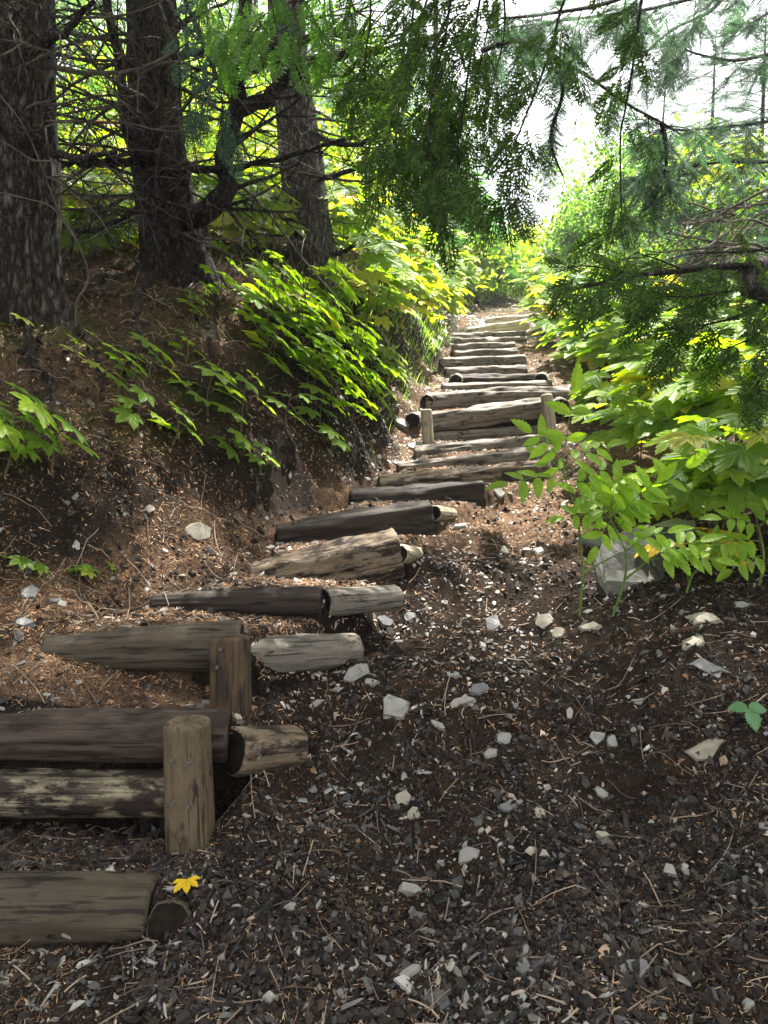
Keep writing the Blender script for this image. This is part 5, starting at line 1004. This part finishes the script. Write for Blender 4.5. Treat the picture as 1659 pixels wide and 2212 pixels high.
# right cedar
for k, (pts, L0, L1, n, sp, r0) in enumerate([
 ([(1830, 640, 3.3), (1720, 625, 3.3), (1655, 615, 3.25), (1628, 580, 3.2), (1560, 576, 3.15), (1479, 585, 3.1), (1400, 592, 3.1), (1319, 607, 3.05), (1250, 622, 3.)], .09, .10, 30, 3, .022),
 ([(1650, 618, 3.25), (1570, 630, 3.2), (1490, 640, 3.2), (1440, 640, 3.15)], .14, .1, 24, 4, .008),
 ([(1655, 640, 3.25), (1600, 680, 3.2), (1530, 700, 3.2), (1480, 705, 3.15)], .16, .11, 24, 4, .008),
 ([(1700, 660, 3.3), (1640, 720, 3.2), (1590, 745, 3.2), (1550, 760, 3.15)], .16, .1, 18, 4, .007),
 ([(1720, 700, 3.3), (1670, 770, 3.2), (1640, 820, 3.2), (1630, 840, 3.2)], .12, .08, 16, 4, .007),
 ([(1720, 520, 3.5), (1640, 540, 3.4), (1570, 545, 3.4), (1500, 548, 3.4), (1440, 560, 3.3)], .14, .12, 16, 3, .007),
 ([(1479, 585, 3.1), (1420, 560, 3.1), (1370, 545, 3.1)], .1, .08, 10, 2, .005),
 ([(1379, 595, 3.1), (1310, 580, 3.1), (1250, 575, 3.1), (1195, 590, 3.1)], .1, .1, 16, 2, .005)]):
    bough(c2, pts, L0, L1, n, sp, 'cedar', 100 + k, droop=.55, r0=r0, sc=.135)
a = Acc(); tube(a, spline([at(1720, 700, 3.3), at(1665, 640, 3.28), at(1628, 625, 3.22), at(1622, 600, 3.2), at(1634, 578, 3.2), at(1650, 570, 3.25), at(1720, 560, 3.3)], 30), np.array([.035, .04, .05, .045, .036, .03, .02]).repeat(5)[:30] , 10); a.obj('limb', M['bark_grey'], c2, True)
a = Acc(); tube(a, [np.array(parent_loc(ct)) + [0, 0, 4.6], at(1500, -420, 4.4), at(1420, -260, 4.0), at(1100, -120, 4.1), at(900, -120, 4.2)], [.05, .045, .04, .03, .015], 8); a.obj('limb', M['branch'], ct, True)
# ------------------------------------------------------------------ hemlock boughs against the sky
h1t = side_tree('hemlock_tree', 'hemlock with bluish boughs spread against the white sky at the top right', 5.9, 9.6, 'hemlocks at the right', .22, 12, 'bark')
def hbough(tree, pts, L0, L1, dens, mat, seed, droop=.3, sc=.34, r0=.02, T=None, sprays=4):
    r = random.Random(seed); dens = int(dens * .52); Q = spline([at(*p) for p in pts], 40); st = Acc(); tube(st, Q, np.linspace(r0, r0 * .3, 40), 6, False); P, D, Nn, S_ = [], [], [], []
    for k in range(dens):
        f = (k + r.random()) / dens; i = min(38, int(f * 39)); c = Q[i]; T_ = unit(Q[i + 1] - Q[i]); an = r.uniform(0, 6.28); ax = unit(np.cross(T_, [0, 0, 1.]) + 1e-6); up = np.cross(ax, T_)
        d0 = unit(T_ * .5 + ax * math.cos(an) + up * math.sin(an) * .55 - np.array([0, 0, droop])); L = (L0 + (L1 - L0) * f) * r.uniform(.5, 1.1)
        q = spline([c, c + d0 * L * .5, c + d0 * L - [0, 0, droop * L * .6]], 6); tube(st, q, np.linspace(r0 * .25, .002, 6), 3, False)
        for m in range(sprays):
            g = r.uniform(.1, 1); j = min(4, int(g * 5)); tt = unit(q[j + 1] - q[j]); rv = np.array([r.uniform(-1, 1), r.uniform(-1, 1), r.uniform(-.7, .3)])
            P.append(q[j] + (q[j + 1] - q[j]) * (g * 5 - j)); D.append(tt + rv * .9); Nn.append([r.uniform(-.6, .6), r.uniform(-.9, .3), 1]); S_.append(sc * r.uniform(.6, 1.15))
    br = st.obj('bough', M['branch'], tree); a = Acc(); addT(a, T or HEM, P, D, Nn, S_); V = np.concatenate(a.V) - parent_loc(tree); mesh_obj('foliage', V, np.concatenate(a.F[4]), M[mat], br)
for k, (pts, L0, L1, n, dr) in enumerate([
 ([(1750, -60, 6.8), (1560, -20, 6.4), (1400, 20, 6.2), (1250, 40, 6.), (1100, 60, 5.8)], .6, .4, 34, .35),
 ([(1480, -80, 5.6), (1330, 0, 5.5), (1180, 30, 5.4), (1080, 40, 5.3)], .45, .35, 26, .5),
 ([(1040, 110, 5.6), (1090, 92, 5.6), (1140, 90, 5.6), (1200, 122, 5.6), (1280, 172, 5.6), (1355, 225, 5.7), (1430, 265, 5.8), (1470, 290, 5.9)], .22, .35, 30, .5),
 ([(1780, 90, 7.2), (1659, 118, 7.), (1590, 130, 6.8), (1520, 120, 6.6), (1460, 100, 6.5)], .4, .3, 18, .2),
 ([(1780, 230, 7.4), (1659, 262, 7.), (1560, 275, 6.8), (1460, 280, 6.6), (1390, 250, 6.5)], .55, .3, 30, .4),
 ([(1780, 330, 7.4), (1650, 350, 7.), (1560, 350, 6.8), (1450, 370, 6.6), (1370, 400, 6.4)], .6, .35, 36, .4),
 ([(1780, 420, 7.2), (1650, 440, 6.8), (1560, 450, 6.6), (1480, 470, 6.4)], .55, .35, 30, .35),
 ([(1430, 265, 5.8), (1440, 330, 5.9), (1430, 400, 5.9), (1400, 450, 5.9)], .35, .25, 20, .5),
 ([(1200, 122, 5.6), (1215, 200, 5.6), (1190, 300, 5.6), (1215, 380, 5.6)], .12, .1, 8, .5),
 ([(1600, -60, 7.5), (1540, 20, 7.3), (1460, 60, 7.), (1400, 110, 6.8), (1360, 170, 6.7)], .5, .3, 26, .4),
 ([(1750, 520, 6.5), (1640, 540, 6.2), (1560, 530, 6.), (1500, 510, 5.9)], .4, .3, 20, .3),
 ([(1690, 10, 7.5), (1640, 40, 7.4), (1610, 60, 7.3)], .3, .2, 10, .3),
]):
    f_ = 1 if k in (2, 7, 8) else 1.42; n = int(n * (1.7 if k in (0, 1, 3, 4, 9, 11, 5) else 1.15))
    hbough(h1t, [(a_, b_, c_ * f_) for a_, b_, c_ in pts], L0 * f_, L1 * f_, n, 'hemlock', 200 + k, dr, sc=.30 * f_, r0=.02 * f_)
for k in range(16):
    r = random.Random(900 + k); a = Acc(); P = at(r.uniform(1560, 1700), r.uniform(400, 560), r.uniform(5.5, 6.5)); twiggy(a, P, (-1, r.uniform(-.5, .3), r.uniform(-.6, .3)), r.uniform(.6, 1.2), .012, 0, r, -.3, .6, None, (9, 4)); a.obj('branch', M['deadbranch'], h1t)
canopy(ct, (2.3, 4.3, 7.6), 2.5, 2.1, 1.8, 1100, .8, M['cedar'], HEML, 5, -.3)
canopy(c2, (1.6, 2.8, 7.2), 3.2, 2.6, 1.8, 1100, .8, M['cedar'], HEML, 6, -.3)
canopy(c3, (-3.6, 3.6, 7.0), 2.4, 2.4, 2.0, 500, .8, M['hemlock'], HEML, 8)
canopy(h1t, (7.6, 11.6, 11.2), 2.2, 2.0, 2.0, 250, .8, M['hemlock'], HEML, 7)
# ------------------------------------------------------------------ young and distant trees
def conifer(name, lab, grp, px, py, d, h, rb, mat, n, seed, Ts=None, sc=.5, z0=.1, lean=0):
    r = random.Random(seed); g = ground(at(px, py, d)); t = thing(name, lab, 'tree', g - [0, 0, .1], grp); a = Acc(); top = g + [lean, 0, h]
    Q = spline([g - [0, 0, .1], (g + top) / 2 + [r.uniform(-.05, .05) * h * .3, 0, 0], top], 12); tube(a, Q, np.linspace(h * .014 + .02, .01, 12), 8, False); a.obj('trunk', M['branch'], t)
    P, D, Nn, S_ = [], [], [], []; st = Acc()
    for k in range(n):
        f = z0 + (1 - z0) * (k + r.random()) / n; c = g + (top - g) * f; L = rb * (1 - f) ** .8 * r.uniform(.6, 1.15) + .1; an = k * 2.4 + r.uniform(-.4, .4); o = np.array([math.cos(an), math.sin(an), 0]); e = c + o * L + [0, 0, L * r.uniform(-.25, .15)]
        q = spline([c, (c + e) / 2 + [0, 0, .06 * L], e], 5); tube(st, q, np.linspace(.01 + .004 * L, .003, 5), 3, False)
        m_ = max(2, int(L / sc * 5))
        for m in range(m_):
            g_ = r.uniform(.15, 1); s = 1 if m % 2 else -1; P.append(c + (e - c) * g_); D.append(o + s * .9 * np.array([-o[1], o[0], 0]) * (1.1 - g_) + [0, 0, r.uniform(-.35, .1)]); Nn.append([r.uniform(-.3, .3), r.uniform(-.3, .3), 1]); S_.append(sc * r.uniform(.6, 1.1) * (1.15 - .4 * f))
    P.append(top); D.append([0, 0, 1]); Nn.append([0, -1, 0]); S_.append(sc * .7)
    st.obj('branches', M['branch'], t); a = Acc(); addT(a, Ts or HEML, P, D, Nn, S_); a.obj('crown', M[mat], t); return t
def broadtree(name, lab, cat, grp, px, py, d, h, rx, mat, n, seed, leaf=.07, clumps=26, z0=.15, stems=3, shape=1.0):
    r = random.Random(seed); rg = np.random.default_rng(seed); g = ground(at(px, py, d)); t = thing(name, lab, cat, g, grp); a = Acc(); ends = []
    for s in range(stems):
        e = g + [r.uniform(-.5, .5) * rx, r.uniform(-.5, .5) * rx, h * r.uniform(.7, .95)]; Q = spline([g + [r.uniform(-.06, .06), 0, -.05], (g + e) / 2 + [r.uniform(-.1, .1) * rx, 0, 0], e], 10); tube(a, Q, np.linspace(.012 + .008 * h, .008, 10), 6, False); ends.append(Q)
    cl = []
    for k in range(clumps):
        Q = ends[k % stems]; i = r.randint(int(z0 * 10), 9); f = i / 9; c = Q[i]; w_ = rx * shape * (1 - abs(f - .45) * .8); an = r.uniform(0, 6.28); e = c + np.array([math.cos(an) * w_, math.sin(an) * w_, r.uniform(.0, .25) * h * .5]) * r.uniform(.3, 1); tube(a, spline([c, (c + e) / 2, e], 4), np.linspace(.010, .003, 4), 3, False); cl.append(e)
    a.obj('trunk' if cat == 'tree' else 'stem', M['stem_brown'], t); cl = np.array(cl); idx = rg.integers(0, clumps, n); sg = rx * .24 * rg.uniform(.5, 1.3, clumps)
    P = cl[idx] + rg.normal(0, 1, (n, 3)) * sg[idx][:, None] * [1, 1, .75]; D = rg.normal(0, 1, (n, 3)) + [0, 0, -.3]; Nn = rg.normal(0, .7, (n, 3)) + [.1, -.1, 1]; b = Acc(); addT(b, [SMALL], P, D, Nn, leaf * rg.uniform(.6, 1.2, n)); b.obj('crown' if cat == 'tree' else 'leaves', M[mat], t); return t
YC = 'young conifers beyond the stair'
for k, (px, py, d, h, rb, mt, lab) in enumerate([
 (1040, 640, 19.5, 2.6, 1.1, 'fir', 'small dark conifer with two bare stems where the path disappears'),
 (985, 620, 22, 4.3, 1.5, 'fir', 'bright young conifer left of the small dark conifer'),
 (935, 600, 21, 5.0, 1.6, 'fir', 'young conifer behind the pale slender trunk'),
 (1080, 600, 30, 3.6, 1.6, 'hemlock', 'bluish conifer in the middle distance above the path end'),
 (1140, 600, 36, 3.6, 1.8, 'hemlock', 'far bluish conifer under the hanging cedar spray'),
 (1010, 580, 30, 6.0, 2.2, 'fir', 'tall soft green conifer behind the young conifers'),
 (870, 580, 19, 6.5, 1.7, 'fir', 'young conifer right of the grey barked trunk'),
 (1210, 600, 34, 3.6, 1.9, 'hemlock', 'far conifer below the gap of white sky'),
 (1300, 600, 28, 5.0, 1.9, 'hemlock', 'tall thin conifer at the right of the white sky gap'),
 (1420, 620, 22, 6.2, 2.2, 'hemlock', 'bluish green conifer behind the right boughs'),
 (1520, 620, 19, 6.4, 2.2, 'hemlock', 'dense conifer behind the gnarled limb at right'),
 (1620, 640, 16, 6.0, 2.2, 'hemlock', 'conifer at the right edge behind the boughs'),
 (760, 540, 22, 9.0, 2.2, 'fir', 'sunlit conifer right behind the grey barked trunk'),
 (560, 480, 20, 9.5, 2.3, 'fir', 'conifer seen between the forked and the grey trunk'),
 (200, 460, 18, 9.0, 2.4, 'hemlock', 'conifer seen between the thickest and the forked trunk'),
 (60, 440, 16, 9.0, 2.2, 'hemlock', 'conifer behind the thickest trunk'),
 (420, 450, 24, 11, 2.6, 'hemlock', 'tall conifer behind the forked trunk'),
 (680, 470, 28, 12, 2.8, 'hemlock', 'tall dim conifer far behind the grey barked trunk'),
]): conifer('young_conifer' if h < 7 else 'conifer', lab, YC, px, py, d, h, rb, mt, int(50 + h * 11), 300 + k, sc=.5 if d < 25 else .7)
for k, (px, py, d, h, rx, mt, n, lab) in enumerate([
 (1085, 655, 20.5, 1.2, 1.0, 'shrub_y', 2200, 'low bright bush at the very end of the path'),
 (1010, 655, 18.8, 1.1, .9, 'shrub_y', 2000, 'low yellow bush on the left bank where the path ends'),
 (1170, 640, 22, 2.4, 1.2, 'shrub_y', 2600, 'yellow green bush at the end of the path'),
 (1120, 630, 24, 1.9, 1.1, 'shrub_y', 2200, 'low yellow bush left of the yellow green bush'),
 (1265, 650, 20, 2.8, 1.3, 'shrub', 3000, 'leafy green bush right of the path end'),
 (1300, 650, 18, 3.8, 1.4, 'shrub', 3400, 'tall green bush in front of the slim grey stems'),
 (1380, 650, 17, 3.9, 1.4, 'shrub', 3400, 'tall bright bush right of the slim grey stems'),
 (1450, 660, 15, 3.2, 1.3, 'shrub', 3000, 'bright bush behind the cedar tips at right'),
 (1540, 680, 14, 3.2, 1.3, 'shrub_y', 3000, 'yellowing bush behind the right cedar'),
 (1630, 700, 13, 3.0, 1.3, 'shrub', 3000, 'green bush at the right edge behind the cedar'),
 (1270, 620, 26, 3.6, 1.6, 'shrub_y', 3600, 'slender tree with yellow green top below the sky gap'),
 (1350, 610, 26, 4.6, 1.8, 'shrub', 3600, 'slender green tree with pale stem below the sky gap'),
 (640, 520, 14, 2.8, 1.5, 'shrub_y', 3200, 'yellow bush glowing behind the grey barked trunk'),
 (520, 500, 14, 3.0, 1.6, 'shrub_y', 3400, 'yellow bush glowing right of the forked trunk'),
 (450, 490, 16, 3.6, 1.6, 'shrub', 3000, 'green bush behind the curved limb'),
 (230, 480, 13, 2.6, 1.6, 'shrub_y', 3400, 'yellow green bush glowing left of the forked trunk'),
 (150, 470, 14, 3.0, 1.6, 'shrub', 3000, 'green bush right of the thickest trunk'),
 (330, 460, 16, 4.5, 1.8, 'shrub', 3000, 'tall bush behind the forked trunk'),
 (740, 540, 15, 3.0, 1.5, 'shrub_y', 3200, 'yellow bush right of the grey barked trunk'),
 (820, 560, 16, 2.8, 1.4, 'shrub', 3000, 'green bush on the slope above the left thicket'),
 (590, 470, 20, 6.5, 2.2, 'shrub', 4200, 'leafy tree high behind the two right trunks'),
 (210, 430, 19, 7.0, 2.4, 'shrub', 4600, 'leafy tree high between the two left trunks'),
 (60, 430, 15, 5.0, 1.8, 'shrub', 3000, 'leafy tree behind the thickest trunk'),
 (770, 500, 21, 6.0, 2.0, 'shrub', 3800, 'leafy tree right of the grey barked trunk'),
 (450, 420, 24, 9.0, 2.6, 'shrub', 5000, 'tall leafy tree far behind the forked trunk'),
]):
    tr_ = h > 4.4; broadtree('leafy_tree' if tr_ else 'bush', lab, 'tree' if tr_ else 'bush', 'leafy trees beyond the trail' if tr_ else 'bushes beyond the trail', px, py, d, h, rx, mt, n, 400 + k, leaf=.085 + .003 * d, clumps=34 if tr_ else 26)
t = thing('slender_tree', 'slender pale straight trunk left of the path end', 'tree', ground(at(943, 560, 15)), None); a = Acc(); g = parent_loc(t)
tube(a, spline([g - [0, 0, .2], g + [.03, 0, 1.5], g + [-.04, 0, 4], g + [-.05, 0, 7]], 20), np.linspace(.07, .04, 20), 8, False); a.obj('trunk', M['bark_grey'], t)
far = []
for k in range(46):
    an = -1.25 + 2.5 * k / 45 + rnd.uniform(-.02, .02); dd = rnd.uniform(36, 62); x_, y_ = math.sin(an) * dd, math.cos(an) * dd
    if -.02 < x_ / y_ < .9: hh = rnd.uniform(4.5, 6.3)
    else: hh = rnd.uniform(14, 20)
    g = ground((x_, y_, 0)); px_ = 829.5 + F * x_ / y_; conifer('distant_conifer', 'dim conifer of the distant tree line closing the view', 'distant conifers', px_, 500, y_, hh, 3.2, 'hemlock', 90, 2000 + k, sc=1.3)

hz = Acc(); X0, X1, Y0, Y1, Z0, Z1 = -90., 90., -20., 110., -25., 40.
bv = np.array([(x_, y_, z_) for z_ in (Z0, Z1) for y_ in (Y0, Y1) for x_ in (X0, X1)]); hz.add(bv, [[0, 2, 3, 1], [4, 5, 7, 6], [0, 1, 5, 4], [2, 6, 7, 3], [0, 4, 6, 2], [1, 3, 7, 5]])
hm, hn = newmat('haze'); pv = hn.nodes.new('ShaderNodeVolumePrincipled'); pv.inputs['Density'].default_value = .0012; pv.inputs['Color'].default_value = (.86, .92, 1, 1); pv.inputs['Anisotropy'].default_value = .3; oo = hn.nodes.new('ShaderNodeOutputMaterial'); hn.links.new(pv.outputs[0], oo.inputs['Volume'])
tag(hz.obj('haze', hm), kind='stuff')
